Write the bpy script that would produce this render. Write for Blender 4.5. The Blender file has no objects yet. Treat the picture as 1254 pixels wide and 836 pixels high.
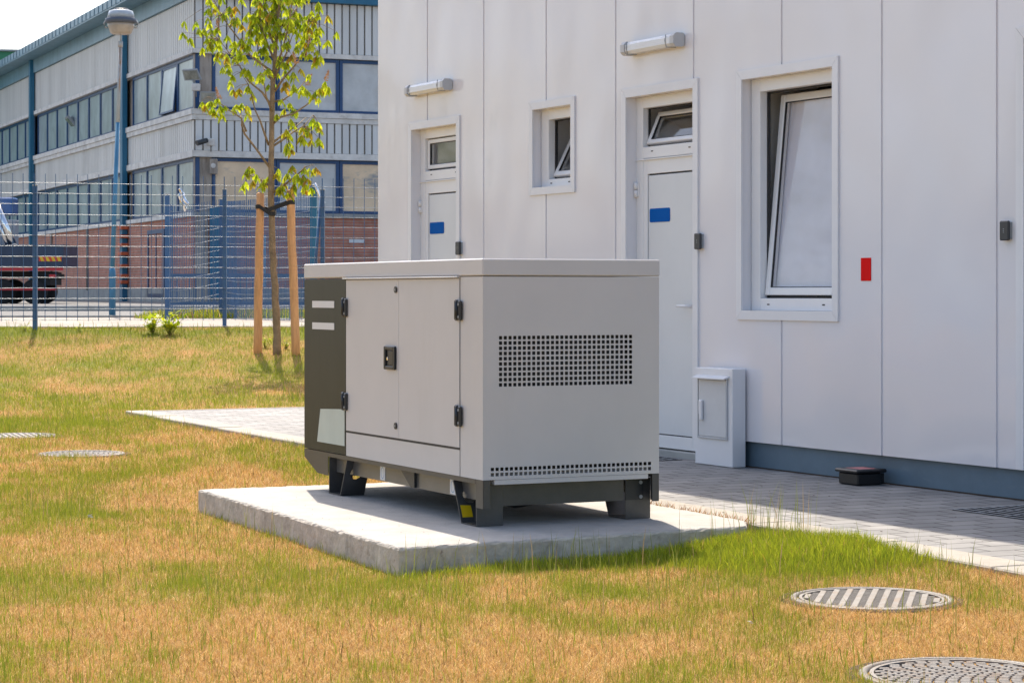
import bpy, math, random
import numpy as np
from mathutils import Vector, Matrix
random.seed(7); RNG = np.random.default_rng(11)
R = math.radians
scene = bpy.context.scene
COL = scene.collection

# ------------------------------------------------------------------ helpers
class MB:
    """collects faces into one mesh; optional transform applied to what is added"""
    def __init__(s): s.v=[]; s.f=[]; s.mi=[]; s.sm=[]; s.T=None; s.cols=[]
    def add(s, vs, fs, mi=0, smooth=False):
        o=len(s.v)
        for p in vs:
            p=Vector(p)
            if s.T is not None: p = s.T @ p
            s.v.append(tuple(p))
        for f in fs: s.f.append(tuple(i+o for i in f)); s.mi.append(mi); s.sm.append(smooth)
        return s
    def box(s, x0,x1,y0,y1,z0,z1, mi=0, bev=0.0):
        if x0>x1:x0,x1=x1,x0
        if y0>y1:y0,y1=y1,y0
        if z0>z1:z0,z1=z1,z0
        b=min(bev,(x1-x0)*.45,(y1-y0)*.45,(z1-z0)*.45)
        if b<=0:
            v=[(x,y,z) for x in (x0,x1) for y in (y0,y1) for z in (z0,z1)]
            return s.add(v,[(0,1,3,2),(4,6,7,5),(0,4,5,1),(2,3,7,6),(0,2,6,4),(1,5,7,3)],mi)
        # chamfered box: 24 verts
        vs=[];idx={}
        for sx in (0,1):
            for sy in (0,1):
                for sz in (0,1):
                    X=(x0,x1)[sx];Y=(y0,y1)[sy];Z=(z0,z1)[sz]
                    dx=b if sx==0 else -b;dy=b if sy==0 else -b;dz=b if sz==0 else -b
                    for k,p in enumerate(((X,Y+dy,Z+dz),(X+dx,Y,Z+dz),(X+dx,Y+dy,Z))):
                        idx[(sx,sy,sz,k)]=len(vs);vs.append(p)
        fs=[]
        for a in (0,1):
            q=[(0,0),(1,0),(1,1),(0,1)]
            for k in range(3):
                c=[]
                for u,w in q:
                    t=[0,0,0];o=[i for i in range(3) if i!=k];t[k]=a;t[o[0]]=u;t[o[1]]=w
                    c.append(idx[(t[0],t[1],t[2],k)])
                fs.append(tuple(c))
        for k in range(3):           # edges along axis k
            o=[i for i in range(3) if i!=k]
            for u in (0,1):
                for w in (0,1):
                    t0=[0,0,0];t1=[0,0,0];t0[o[0]]=t1[o[0]]=u;t0[o[1]]=t1[o[1]]=w;t0[k]=0;t1[k]=1
                    fs.append((idx[(*t0,o[0])],idx[(*t0,o[1])],idx[(*t1,o[1])],idx[(*t1,o[0])]))
        for sx in (0,1):
            for sy in (0,1):
                for sz in (0,1): fs.append(tuple(idx[(sx,sy,sz,k)] for k in range(3)))
        return s.add(vs,fs,mi)
    def prism(s, pts, a0,a1, axis='y', mi=0):
        n=len(pts)
        def P(p,a):
            u,w=p
            return {'y':(u,a,w),'x':(a,u,w),'z':(u,w,a)}[axis]
        vs=[P(p,a0) for p in pts]+[P(p,a1) for p in pts]
        fs=[tuple(range(n)),tuple(range(2*n-1,n-1,-1))]+[(i,(i+1)%n,n+(i+1)%n,n+i) for i in range(n)]
        return s.add(vs,fs,mi)
    def tube(s, pts, rads, seg=10, mi=0, caps=True, smooth=True):
        pts=[Vector(p) for p in pts]
        if not hasattr(rads,'__len__'): rads=[rads]*len(pts)
        vs=[];up=None
        for i,p in enumerate(pts):
            d=(pts[min(i+1,len(pts)-1)]-pts[max(i-1,0)]).normalized()
            if up is None:
                up=Vector((0,0,1)) if abs(d.z)<.9 else Vector((1,0,0))
            a=d.cross(up)
            if a.length<1e-4: a=d.cross(Vector((0,1,0)))
            a.normalize(); b=d.cross(a).normalized(); up=b.cross(d)*-1 if False else up
            for k in range(seg):
                t=2*math.pi*k/seg
                vs.append(p+(a*math.cos(t)+b*math.sin(t))*rads[i])
        fs=[]
        for i in range(len(pts)-1):
            for k in range(seg):
                fs.append((i*seg+k,i*seg+(k+1)%seg,(i+1)*seg+(k+1)%seg,(i+1)*seg+k))
        s.add(vs,fs,mi,smooth)
        if caps:
            n=len(vs); o=len(s.v)-n
            s.f.append(tuple(o+k for k in range(seg)));s.mi.append(mi);s.sm.append(False)
            s.f.append(tuple(o+n-seg+k for k in reversed(range(seg))));s.mi.append(mi);s.sm.append(False)
        return s
    def lathe(s, prof, c=(0,0,0), seg=24, mi=0, smooth=True):
        vs=[];m=len(prof)
        for (r,z) in prof:
            for k in range(seg):
                t=2*math.pi*k/seg; vs.append((c[0]+r*math.cos(t),c[1]+r*math.sin(t),c[2]+z))
        fs=[]
        for i in range(m-1):
            for k in range(seg): fs.append((i*seg+k,i*seg+(k+1)%seg,(i+1)*seg+(k+1)%seg,(i+1)*seg+k))
        fs.append(tuple(range(seg))); fs.append(tuple((m-1)*seg+k for k in reversed(range(seg))))
        return s.add(vs,fs,mi,smooth)
    def cell_sheet(s, xs, zs, depth, mi=0, hole_back=None):
        """heightfield wall in x-z, y = depth(cell) (None = hole whose reveals go back to hole_back)"""
        D={}
        for i in range(len(xs)-1):
            for j in range(len(zs)-1):
                D[i,j]=depth((xs[i]+xs[i+1])/2,(zs[j]+zs[j+1])/2)
        g=lambda i,j: D.get((i,j),'out')
        for (i,j),d in D.items():
            x0,x1,z0,z1=xs[i],xs[i+1],zs[j],zs[j+1]
            if d is not None: s.add([(x0,d,z0),(x1,d,z0),(x1,d,z1),(x0,d,z1)],[(0,1,2,3)],mi)
            dd=d if d is not None else hole_back
            for (a,b,pts) in ((i+1,j,((x1,z0),(x1,z1))),(i,j+1,((x0,z1),(x1,z1)))):
                e=g(a,b)
                if e=='out': continue
                ee=e if e is not None else hole_back
                if abs(dd-ee)<1e-6: continue
                (u0,w0),(u1,w1)=pts
                s.add([(u0,dd,w0),(u1,dd,w1),(u1,ee,w1),(u0,ee,w0)],[(0,1,2,3)],mi)
        return s
    def build(s, name, mats, parent=None, weld=False, smooth_angle=None):
        me=bpy.data.meshes.new(name); me.from_pydata(s.v,[],s.f)
        if not isinstance(mats,(list,tuple)): mats=[mats]
        for m in mats: me.materials.append(m)
        me.polygons.foreach_set('material_index',s.mi); me.polygons.foreach_set('use_smooth',s.sm)
        me.update()
        import bmesh
        bm=bmesh.new(); bm.from_mesh(me)
        if weld: bmesh.ops.remove_doubles(bm,verts=bm.verts,dist=1e-5)
        bmesh.ops.recalc_face_normals(bm,faces=bm.faces); bm.to_mesh(me); bm.free()
        o=bpy.data.objects.new(name,me); COL.objects.link(o)
        if parent is not None: o.parent=parent
        return o
def empty(name, loc=(0,0,0), rz=0.0, label=None, cat=None, group=None):
    o=bpy.data.objects.new(name,None); COL.objects.link(o); o.empty_display_size=.2
    o.location=loc; o.rotation_euler=(0,0,rz); tag(o,label,cat,group); return o
def tag(o,label=None,cat=None,group=None,kind=None):
    if label:o['label']=label
    if cat:o['category']=cat
    if group:o['group']=group
    if kind:o['kind']=kind
    return o
def at(o,loc,rz=0.0): o.location=loc; o.rotation_euler=(0,0,rz); return o
def copy_tree(o,parent=None):
    c=o.copy(); COL.objects.link(c); c.parent=parent
    for ch in list(o.children): copy_tree(ch,c)
    return c

# ------------------------------------------------------------------ materials
def M(name, col, rough=.6, metal=0.0, var=.08, scale=6.0, bump=0.0, bscale=40.0, spec=.5, coat=0.0,
      col2=None, stain=None, stain_scale=(3,3,3), stain_amt=(.55,.75), stretch=(1,1,1), rvar=0.0):
    m=bpy.data.materials.new(name); m.use_nodes=True; nt=m.node_tree; N=nt.nodes; L=nt.links
    b=N['Principled BSDF']; b.inputs['Roughness'].default_value=rough; b.inputs['Metallic'].default_value=metal
    b.inputs['Specular IOR Level'].default_value=spec; b.inputs['Coat Weight'].default_value=coat
    tc=N.new('ShaderNodeTexCoord'); mp=N.new('ShaderNodeMapping'); mp.inputs['Scale'].default_value=stretch
    L.new(tc.outputs['Object'],mp.inputs['Vector'])
    n=N.new('ShaderNodeTexNoise'); n.inputs['Scale'].default_value=scale; n.inputs['Detail'].default_value=6; n.inputs['Roughness'].default_value=.65
    L.new(mp.outputs[0],n.inputs['Vector'])
    mix=N.new('ShaderNodeMix'); mix.data_type='RGBA'
    c2=col2 if col2 else tuple(c*(1-3*var) for c in col[:3])
    c1=col if col2 else tuple(min(1,c*(1+var)) for c in col[:3])
    mix.inputs[6].default_value=(*c1[:3],1); mix.inputs[7].default_value=(*c2[:3],1)
    rr=N.new('ShaderNodeMapRange'); rr.inputs[1].default_value=.35; rr.inputs[2].default_value=.75
    L.new(n.outputs['Fac'],rr.inputs[0]); L.new(rr.outputs[0],mix.inputs[0])
    out=mix.outputs[2]
    if stain:
        mp2=N.new('ShaderNodeMapping'); mp2.inputs['Scale'].default_value=stain_scale; L.new(tc.outputs['Object'],mp2.inputs['Vector'])
        n2=N.new('ShaderNodeTexNoise'); n2.inputs['Scale'].default_value=1; n2.inputs['Detail'].default_value=8; n2.inputs['Roughness'].default_value=.7
        L.new(mp2.outputs[0],n2.inputs['Vector'])
        r2=N.new('ShaderNodeMapRange'); r2.inputs[1].default_value=stain_amt[0]; r2.inputs[2].default_value=stain_amt[1]
        L.new(n2.outputs['Fac'],r2.inputs[0])
        mx=N.new('ShaderNodeMix'); mx.data_type='RGBA'; mx.inputs[7].default_value=(*stain,1)
        L.new(r2.outputs[0],mx.inputs[0]); L.new(out,mx.inputs[6]); out=mx.outputs[2]
    L.new(out,b.inputs['Base Color'])
    if rvar>0:
        r3=N.new('ShaderNodeMapRange'); r3.inputs[3].default_value=max(.02,rough-rvar); r3.inputs[4].default_value=rough+rvar
        L.new(n.outputs['Fac'],r3.inputs[0]); L.new(r3.outputs[0],b.inputs['Roughness'])
    if bump>0:
        nb=N.new('ShaderNodeTexNoise'); nb.inputs['Scale'].default_value=bscale; nb.inputs['Detail'].default_value=5
        L.new(mp.outputs[0],nb.inputs['Vector'])
        bp=N.new('ShaderNodeBump'); bp.inputs['Strength'].default_value=bump; bp.inputs['Distance'].default_value=.01
        L.new(nb.outputs['Fac'],bp.inputs['Height']); L.new(bp.outputs[0],b.inputs['Normal'])
    return m
def glass_mat(name, tint=(.97,.97,.97), refl=.5, rough=.01, dirt=.0):
    m=bpy.data.materials.new(name); m.use_nodes=True; nt=m.node_tree; N=nt.nodes; L=nt.links
    for n in list(N): N.remove(n)
    o=N.new('ShaderNodeOutputMaterial'); t=N.new('ShaderNodeBsdfTransparent'); t.inputs[0].default_value=(*tint,1)
    g=N.new('ShaderNodeBsdfGlossy'); g.inputs['Roughness'].default_value=rough; g.inputs['Color'].default_value=(1,1,1,1)
    fr=N.new('ShaderNodeLayerWeight'); fr.inputs[0].default_value=.5
    pw=N.new('ShaderNodeMath'); pw.operation='POWER'; pw.inputs[1].default_value=3.5; L.new(fr.outputs['Facing'],pw.inputs[0])
    mr=N.new('ShaderNodeMapRange'); mr.inputs[3].default_value=.02; mr.inputs[4].default_value=refl*1.2; L.new(pw.outputs[0],mr.inputs[0])
    mx=N.new('ShaderNodeMixShader'); L.new(mr.outputs[0],mx.inputs[0]); L.new(t.outputs[0],mx.inputs[1]); L.new(g.outputs[0],mx.inputs[2])
    res=mx.outputs[0]
    if dirt>0:
        d=N.new('ShaderNodeBsdfDiffuse'); d.inputs[0].default_value=(.45,.48,.46,1)
        tc=N.new('ShaderNodeTexCoord'); n=N.new('ShaderNodeTexNoise'); n.inputs['Scale'].default_value=1.3; n.inputs['Detail'].default_value=8
        L.new(tc.outputs['Object'],n.inputs['Vector'])
        r=N.new('ShaderNodeMapRange'); r.inputs[1].default_value=.3; r.inputs[2].default_value=.7; r.inputs[3].default_value=dirt*.6; r.inputs[4].default_value=dirt
        L.new(n.outputs['Fac'],r.inputs[0])
        m2=N.new('ShaderNodeMixShader'); L.new(r.outputs[0],m2.inputs[0]); L.new(res,m2.inputs[1]); L.new(d.outputs[0],m2.inputs[2]); res=m2.outputs[0]
    L.new(res,o.inputs[0]); return m
def leafy_mat(name, rough=.5, trans=.45, attr='Col', spec=.3):
    m=bpy.data.materials.new(name); m.use_nodes=True; nt=m.node_tree; N=nt.nodes; L=nt.links
    b=N['Principled BSDF']; b.inputs['Roughness'].default_value=rough; b.inputs['Specular IOR Level'].default_value=spec
    a=N.new('ShaderNodeAttribute'); a.attribute_name=attr
    L.new(a.outputs['Color'],b.inputs['Base Color'])
    t=N.new('ShaderNodeBsdfTranslucent'); L.new(a.outputs['Color'],t.inputs[0])
    mx=N.new('ShaderNodeMixShader'); mx.inputs[0].default_value=trans
    L.new(b.outputs[0],mx.inputs[1]); L.new(t.outputs[0],mx.inputs[2]); L.new(mx.outputs[0],N['Material Output'].inputs[0])
    return m

# white sandwich-panel wall: smooth paint with long soft waves in the sheet and a few dull smears
def panel_mat():
    m=M('white_panel_paint',(.745,.73,.745),rough=.16,var=.008,scale=.7,spec=.5)
    nt=m.node_tree;N=nt.nodes;L=nt.links;b=N['Principled BSDF']
    tc=N.new('ShaderNodeTexCoord'); mp=N.new('ShaderNodeMapping'); mp.inputs['Scale'].default_value=(1.3,1,.8); L.new(tc.outputs['Object'],mp.inputs['Vector'])
    w=N.new('ShaderNodeTexNoise'); w.inputs['Scale'].default_value=1.1; w.inputs['Detail'].default_value=1.0; L.new(mp.outputs[0],w.inputs['Vector'])
    sm=N.new('ShaderNodeTexNoise'); sm.inputs['Scale'].default_value=.6; sm.inputs['Detail'].default_value=1.5; L.new(tc.outputs['Object'],sm.inputs['Vector'])
    sr=N.new('ShaderNodeMapRange'); sr.inputs[1].default_value=.3; sr.inputs[2].default_value=.7; sr.inputs[3].default_value=.04; sr.inputs[4].default_value=.15; L.new(sm.outputs['Fac'],sr.inputs[0]); L.new(sr.outputs[0],b.inputs['Roughness'])
    bp=N.new('ShaderNodeBump'); bp.inputs['Strength'].default_value=.6; bp.inputs['Distance'].default_value=.06; L.new(w.outputs['Fac'],bp.inputs['Height']); L.new(bp.outputs[0],b.inputs['Normal'])
    return m
def brick_mat(name,c1,c2,mortar,bw=.25,bh=.08,ms=.012,swap=None,rough=.85,bump=.3,offset=.5):
    m=bpy.data.materials.new(name); m.use_nodes=True; nt=m.node_tree;N=nt.nodes;L=nt.links;b=N['Principled BSDF']; b.inputs['Roughness'].default_value=rough
    tc=N.new('ShaderNodeTexCoord'); sp=N.new('ShaderNodeSeparateXYZ'); cb=N.new('ShaderNodeCombineXYZ'); L.new(tc.outputs['Object'],sp.inputs[0])
    a,c=(swap or ('X','Z')); L.new(sp.outputs[a],cb.inputs[0]); L.new(sp.outputs[c],cb.inputs[1])
    br=N.new('ShaderNodeTexBrick'); L.new(cb.outputs[0],br.inputs['Vector']); br.inputs['Scale'].default_value=1
    br.inputs['Brick Width'].default_value=bw; br.inputs['Row Height'].default_value=bh; br.inputs['Mortar Size'].default_value=ms; br.offset=offset
    br.inputs['Color1'].default_value=(*c1,1);br.inputs['Color2'].default_value=(*c2,1);br.inputs['Mortar'].default_value=(*mortar,1); br.inputs['Mortar Smooth'].default_value=.3
    n=N.new('ShaderNodeTexNoise'); n.inputs['Scale'].default_value=3; n.inputs['Detail'].default_value=8; L.new(tc.outputs['Object'],n.inputs['Vector'])
    hsv=N.new('ShaderNodeHueSaturation'); mr=N.new('ShaderNodeMapRange'); mr.inputs[1].default_value=.3;mr.inputs[2].default_value=.7;mr.inputs[3].default_value=.78; mr.inputs[4].default_value=1.16
    L.new(n.outputs['Fac'],mr.inputs[0]); L.new(mr.outputs[0],hsv.inputs['Value']); L.new(br.outputs['Color'],hsv.inputs['Color']); L.new(hsv.outputs[0],b.inputs['Base Color'])
    bp=N.new('ShaderNodeBump'); bp.inputs['Strength'].default_value=bump; bp.inputs['Distance'].default_value=.006; bp.invert=True
    L.new(br.outputs['Fac'],bp.inputs['Height']); L.new(bp.outputs[0],b.inputs['Normal'])
    return m
WP=panel_mat()
WT=M('white_trim_paint',(.74,.74,.75),rough=.35,var=.015,scale=2)
PVC=M('white_pvc',(.76,.76,.76),rough=.3,var=.01,scale=3)
LEAF_DOOR=M('door_sheet',(.66,.68,.69),rough=.35,var=.02,scale=1.5)
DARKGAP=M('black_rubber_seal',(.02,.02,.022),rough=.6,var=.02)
PLINTH=M('blue_grey_plinth_paint',(.105,.165,.215),rough=.5,var=.06,scale=3,bump=.05,bscale=60,stain=(.17,.22,.25),stain_scale=(1.5,1.5,8),stain_amt=(.6,.85))
BLUE_SIGN=M('blue_sign_enamel',(.0005,.095,.38),rough=.6,var=.01,spec=.05)
RED=M('red_vinyl',(.74,.001,.002),rough=.6,var=.01,spec=.1)
ANTHR=M('anthracite_plastic',(.035,.038,.042),rough=.45,var=.04)
GLASS=glass_mat('window_glass',refl=.55,rough=.045)
BLIND=M('pale_roller_blind',(.68,.67,.73),rough=.8,var=.05,scale=1.5)
ROOM=M('dim_room_lining',(.8,.79,.77),rough=.8,var=.03)
GREYPL=M('grey_lamp_end_plastic',(.50,.51,.52),rough=.45,var=.02)
PRISM=M('prismatic_lamp_cover',(.72,.74,.75),rough=.15,var=.02,scale=2,stretch=(1,30,30),spec=.8,bump=.3,bscale=6)
GEN=M('light_grey_powder_coat',(.545,.532,.53),rough=.38,var=.018,scale=1.6,bump=.35,bscale=1.6,spec=.5,stain=(.49,.475,.46),stain_scale=(2.2,2.2,.5),stain_amt=(.58,.9))
GEND=M('dark_olive_powder_coat',(.024,.029,.023),rough=.42,var=.08,scale=5,bump=.04,bscale=400,stretch=(3,3,.6),spec=.25)
GENB=M('base_frame_steel',(.055,.055,.056),rough=.34,var=.12,scale=6,bump=.03,bscale=300,spec=.7)
GENF=M('base_flange_steel',(.065,.06,.053),rough=.42,var=.06,scale=4,spec=.5)
BLACKP=M('black_hinge_plastic',(.018,.021,.025),rough=.4,var=.04)
LABELW=M('blank_white_label',(.66,.66,.66),rough=.4,var=.01)
PAPER=M('pale_green_sticker',(.47,.52,.46),rough=.5,var=.03,scale=4)
YEL=M('yellow_sticker',(.72,.48,.005),rough=.45,var=.02)
CONC=M('slab_concrete',(.385,.365,.335),rough=.9,var=.07,scale=5,bump=.5,bscale=45,stain=(.33,.27,.20),stain_scale=(2.2,5,5),stain_amt=(.60,.86))
CONC_S=M('slab_side_concrete',(.50,.455,.39),rough=.95,var=.14,scale=9,bump=.9,bscale=30,stain=(.24,.20,.16),stain_scale=(16,16,12),stain_amt=(.62,.72))
KERB=M('kerb_concrete',(.34,.31,.265),rough=.9,var=.06,scale=4,bump=.35,bscale=60,stain=(.29,.24,.175),stain_scale=(4,4,4),stain_amt=(.62,.85))
PAVE=brick_mat('grey_block_paving',(.27,.262,.252),(.205,.203,.20),(.055,.05,.048),bw=.26,bh=.165,ms=.007,swap=('Y','X'),bump=.6)
IRON=M('worn_cast_iron',(.20,.185,.17),rough=.6,metal=.1,var=.10,scale=14,bump=.3,bscale=80,stain=(.22,.15,.10),stain_scale=(14,14,14),stain_amt=(.5,.75))
IRONR=M('dark_iron_rungs',(.14,.13,.12),rough=.7,var=.15,scale=30)  # rungs darker than the raised bars
IROND=M('dark_iron_base',(.03,.028,.026),rough=.9,var=.2,scale=20)  # near-black base below the tread pattern
GRATE=M('galvanised_grate',(.34,.35,.36),rough=.5,metal=.3,var=.08)
BAIT=M('black_box_plastic',(.012,.012,.014),rough=.35,var=.05,bump=.1,bscale=80)
WOOD=M('stake_pine',(.62,.33,.145),rough=.75,var=.10,scale=3,stretch=(6,6,.8),bump=.25,bscale=20,stain=(.30,.13,.05),stain_scale=(7,7,2.2),stain_amt=(.64,.74))
BARK=M('young_bark',(.25,.18,.105),rough=.85,var=.14,scale=12,bump=.6,bscale=40,stain=(.13,.09,.06),stain_scale=(14,14,6),stain_amt=(.55,.75))
STRAP=M('black_rubber_strap',(.015,.015,.015),rough=.7,var=.05)
LEAF=leafy_mat('chestnut_leaf',trans=.55,rough=.4)
GRASS=leafy_mat('grass_blade',trans=.35,rough=.7,spec=.15)
FBLUE=M('blue_fence_paint',(.04,.115,.25),rough=.4,var=.08,scale=2)
FWIRE=M('weathered_blue_wire',(.17,.21,.27),rough=.4,metal=.1,var=.08)
COLBLUE=M('blue_column_paint',(.015,.14,.25),rough=.45,var=.08,scale=2,stretch=(1,1,.3))
FRBLUE=M('dark_blue_window_frame',(.012,.06,.17),rough=.4,var=.06)
TEAL=M('teal_roof_sheet',(.17,.30,.37),rough=.45,var=.10,scale=1.5,stretch=(1,1,.4))
TEALD=M('teal_roof_edge',(.055,.135,.19),rough=.5,var=.08)
CORR=M('weathered_grey_cladding',(.68,.655,.61),rough=.5,var=.07,scale=.7,stretch=(1,1,.12),stain=(.55,.49,.41),stain_scale=(1.4,1.4,.18),stain_amt=(.55,.8))
CORRE=M('blue_grey_cladding',(.66,.66,.64),rough=.5,var=.06,scale=.8,stretch=(1,1,.12),stain=(.52,.50,.46),stain_scale=(1.6,1.6,.2),stain_amt=(.6,.85))
GAPM=M('cladding_groove',(.26,.235,.20),rough=.8,var=.1)
LEDGE=M('dirty_white_ledge',(.70,.67,.62),rough=.7,var=.10,scale=2,stain=(.38,.31,.24),stain_scale=(1.5,1.5,3),stain_amt=(.55,.8))
BRICK=brick_mat('red_brick',(.52,.20,.13),(.42,.155,.10),(.42,.30,.24),bw=.30,bh=.11,ms=.016)
PLCON=M('grey_plinth_concrete',(.33,.33,.31),rough=.9,var=.1,scale=2)
PIER=M('stained_concrete_pier',(.42,.36,.30),rough=.9,var=.14,scale=2,stretch=(1,1,.3),stain=(.18,.14,.11),stain_scale=(3,3,.6),stain_amt=(.5,.7))
DULLG=M('dusty_whitened_glass',(.38,.455,.455),rough=.28,var=.14,scale=.8,stretch=(1.5,1.5,.8),spec=.6,stain=(.24,.30,.30),stain_scale=(1.4,1.4,1.2),stain_amt=(.52,.7))
GREYG=M('papered_grey_pane',(.52,.53,.53),rough=.22,var=.08,scale=.9,stain=(.45,.42,.38),stain_scale=(.9,.9,1.3),stain_amt=(.5,.75),spec=.7)
BEIGEG=M('papered_beige_pane',(.80,.60,.40),rough=.25,var=.10,scale=.7,stain=(.30,.30,.30),stain_scale=(.5,.5,1.6),stain_amt=(.52,.66),spec=.6)
ORANGE=M('orange_band_paint',(.60,.13,.05),rough=.6,var=.08)
GREYM=M('grey_painted_metal',(.30,.32,.33),rough=.45,var=.05)
LENS=glass_mat('lamp_glass',tint=(.8,.8,.75),refl=.5)
NAVY=M('navy_truck_body',(.022,.045,.09),rough=.4,var=.15,scale=1.5)
TRED=M('red_truck_rail',(.55,.02,.03),rough=.4,var=.05)
TYRE=M('tyre_rubber',(.015,.015,.016),rough=.8,var=.1)
CHROME=M('bright_metal',(.75,.75,.75),rough=.12,metal=1.0,var=.02)
GREENB=M('green_roof_sheet',(.03,.20,.10),rough=.5,var=.05)
POLE=M('peeling_lamp_post_paint',(.05,.20,.35),rough=.5,var=.08,scale=3)
POLEU=M('weathered_lamp_post_top',(.36,.40,.42),rough=.6,var=.05,scale=3,stain=(.30,.15,.06),stain_scale=(6,6,1.2),stain_amt=(.5,.62))
ASPH=M('asphalt',(.16,.155,.15),rough=.95,var=.12,scale=1.2,bump=.3,bscale=40)
YPATH=M('pale_concrete_path',(.31,.275,.235),rough=.95,var=.10,scale=1.4,bump=.2,bscale=30,stain=(.25,.21,.165),stain_scale=(.8,.8,.8),stain_amt=(.5,.8))

# ------------------------------------------------------------------ camera, sun, sky
HC=1.2
cam=bpy.data.cameras.new('camera'); co=bpy.data.objects.new('camera',cam); COL.objects.link(co); scene.camera=co
co.location=(0,0,HC); co.rotation_euler=(R(90),0,0)
cam.sensor_width=36; cam.lens=36*2700/1254; cam.shift_y=-60/1254; cam.clip_end=4000; cam.clip_start=.1
cam.dof.use_dof=True; cam.dof.focus_distance=11.5; cam.dof.aperture_fstop=20
EL,AZ=R(56),R(-10)
sd=Vector((math.sin(AZ)*math.cos(EL),math.cos(AZ)*math.cos(EL),math.sin(EL)))
sl=bpy.data.lights.new('sun','SUN'); so=bpy.data.objects.new('sun',sl); COL.objects.link(so)
sl.energy=3.7; sl.angle=R(.55); sl.color=(1.0,.90,.76)
so.rotation_euler=(-sd).to_track_quat('-Z','Y').to_euler(); so.location=(0,30,40)
w=bpy.data.worlds.new('World'); scene.world=w; w.use_nodes=True; nt=w.node_tree
sk=nt.nodes.new('ShaderNodeTexSky'); sk.sky_type='NISHITA'; sk.sun_disc=False; sk.sun_elevation=EL; sk.sun_rotation=AZ
sk.air_density=1.0; sk.dust_density=3.5; sk.ozone_density=.8; sk.altitude=100
nt.links.new(sk.outputs[0],nt.nodes['Background'].inputs[0]); nt.nodes['Background'].inputs[1].default_value=.145
vs=scene.view_settings; vs.view_transform='Standard'; vs.look='None'; vs.gamma=1; vs.exposure=1.0

# ------------------------------------------------------------------ noise + terrain
def vnoise(x,y,seed=0):
    x=np.asarray(x,float);y=np.asarray(y,float)
    xi=np.floor(x).astype(np.int64);yi=np.floor(y).astype(np.int64);xf=x-xi;yf=y-yi
    u=xf*xf*(3-2*xf);v=yf*yf*(3-2*yf)
    def h(a,b):
        n=(a*374761393+b*668265263+seed*1274126177)&0x7fffffff
        n=((n^(n>>13))*1274126177)&0x7fffffff
        return ((n^(n>>16))&0xffff)/65535.0
    return (h(xi,yi)*(1-u)+h(xi+1,yi)*u)*(1-v)+(h(xi,yi+1)*(1-u)+h(xi+1,yi+1)*u)*v
def fbm(x,y,seed=0,o=4):
    s=0;a=.5;t=0
    for k in range(o): s=s+a*vnoise(x*2**k,y*2**k,seed+k);t+=a;a*=.55
    return s/t
TY=np.array([-5,20,23.6,26,27.5,29,30,31,32.2,34,40,60,80,120,400.])
TZ=np.array([-.05,-.05,-.05,.05,.20,.385,.53,.66,.72,.745,.75,.78,.82,.86,.9])
def terr(x,y):
    x=np.asarray(x,float);y=np.asarray(y,float)
    z=np.interp(y,TY,TZ)
    def sg(ax,ay,bx,by):
        dx,dy=bx-ax,by-ay;t=np.clip(((x-ax)*dx+(y-ay)*dy)/(dx*dx+dy*dy),0,1)
        return np.hypot(x-ax-dx*t,y-ay-dy*t)
    d=np.minimum(sg(-1.886,13.26,-.525,10.23),sg(-.525,10.23,.5,10.81))
    dip=np.exp(-(d/.75)**2)
    ks=(x-.816)*.9033+(y-12.33)*.4289
    z=z-.07*dip+.032*np.exp(-(ks/.45)**2)*np.clip((22.5-y)/1.5,0,1)*np.clip((11.3-y)/.5+.35,.35,1)
    und=(fbm(x*.8,y*.8,3)-.5)*.04
    return z+und*np.clip((31.5-y)/2,0,1)
def blob(x,y,cx,cy,rx,ry,rot=0):
    c,s=math.cos(rot),math.sin(rot);dx=x-cx;dy=y-cy
    a=(dx*c+dy*s)/rx;b=(-dx*s+dy*c)/ry
    return np.exp(-(a*a+b*b))
KD=R(25.4); KU=Vector((-math.sin(KD),math.cos(KD))); KN=Vector((math.cos(KD),math.sin(KD))); K0=Vector((.816,12.33))
def lush(x,y): return np.clip((1.3*blob(x,y,1.42,10.5,.50,.60,.3)+.55*blob(x,y,.5,10.66,.9,.16,.51))*(.55+.8*fbm(x*4,y*3,61)),0,1)
def green(x,y):
    x=np.asarray(x,float);y=np.asarray(y,float)
    g=.30+1.05*(fbm(x*1.1+3,y*.55,21)-.5)
    g=g+1.3*(fbm(x*4.2,y*2.2,5,5)-.5)
    g=g+1.0*lush(x,y)
    g=g+.34*blob(x,y,-2.6,12.7,1.0,.5)+.32*blob(x,y,-1.3,9.45,.95,.45)+.2*blob(x,y,.1,9.3,1.2,.4)
    g=g+.6*blob(x,y,-4.6,20.6,1.2,1.1)+.35*blob(x,y,-3,24.6,3,1.0)+.28*blob(x,y,-5,27.5,5,1.3)
    g=g+.7*np.exp(-((y-30.9)/.7)**2)
    g=g-.32*blob(x,y,-.6,7.6,2.0,.6)-.32*blob(x,y,2.1,9.7,.7,.8)-.25*blob(x,y,-1.9,14.6,1.1,1.2)-.2*blob(x,y,-2.0,10.9,.7,.4)-.25*blob(x,y,1.7,8.1,.6,.5)
    return np.clip(g,0,1)
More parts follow.
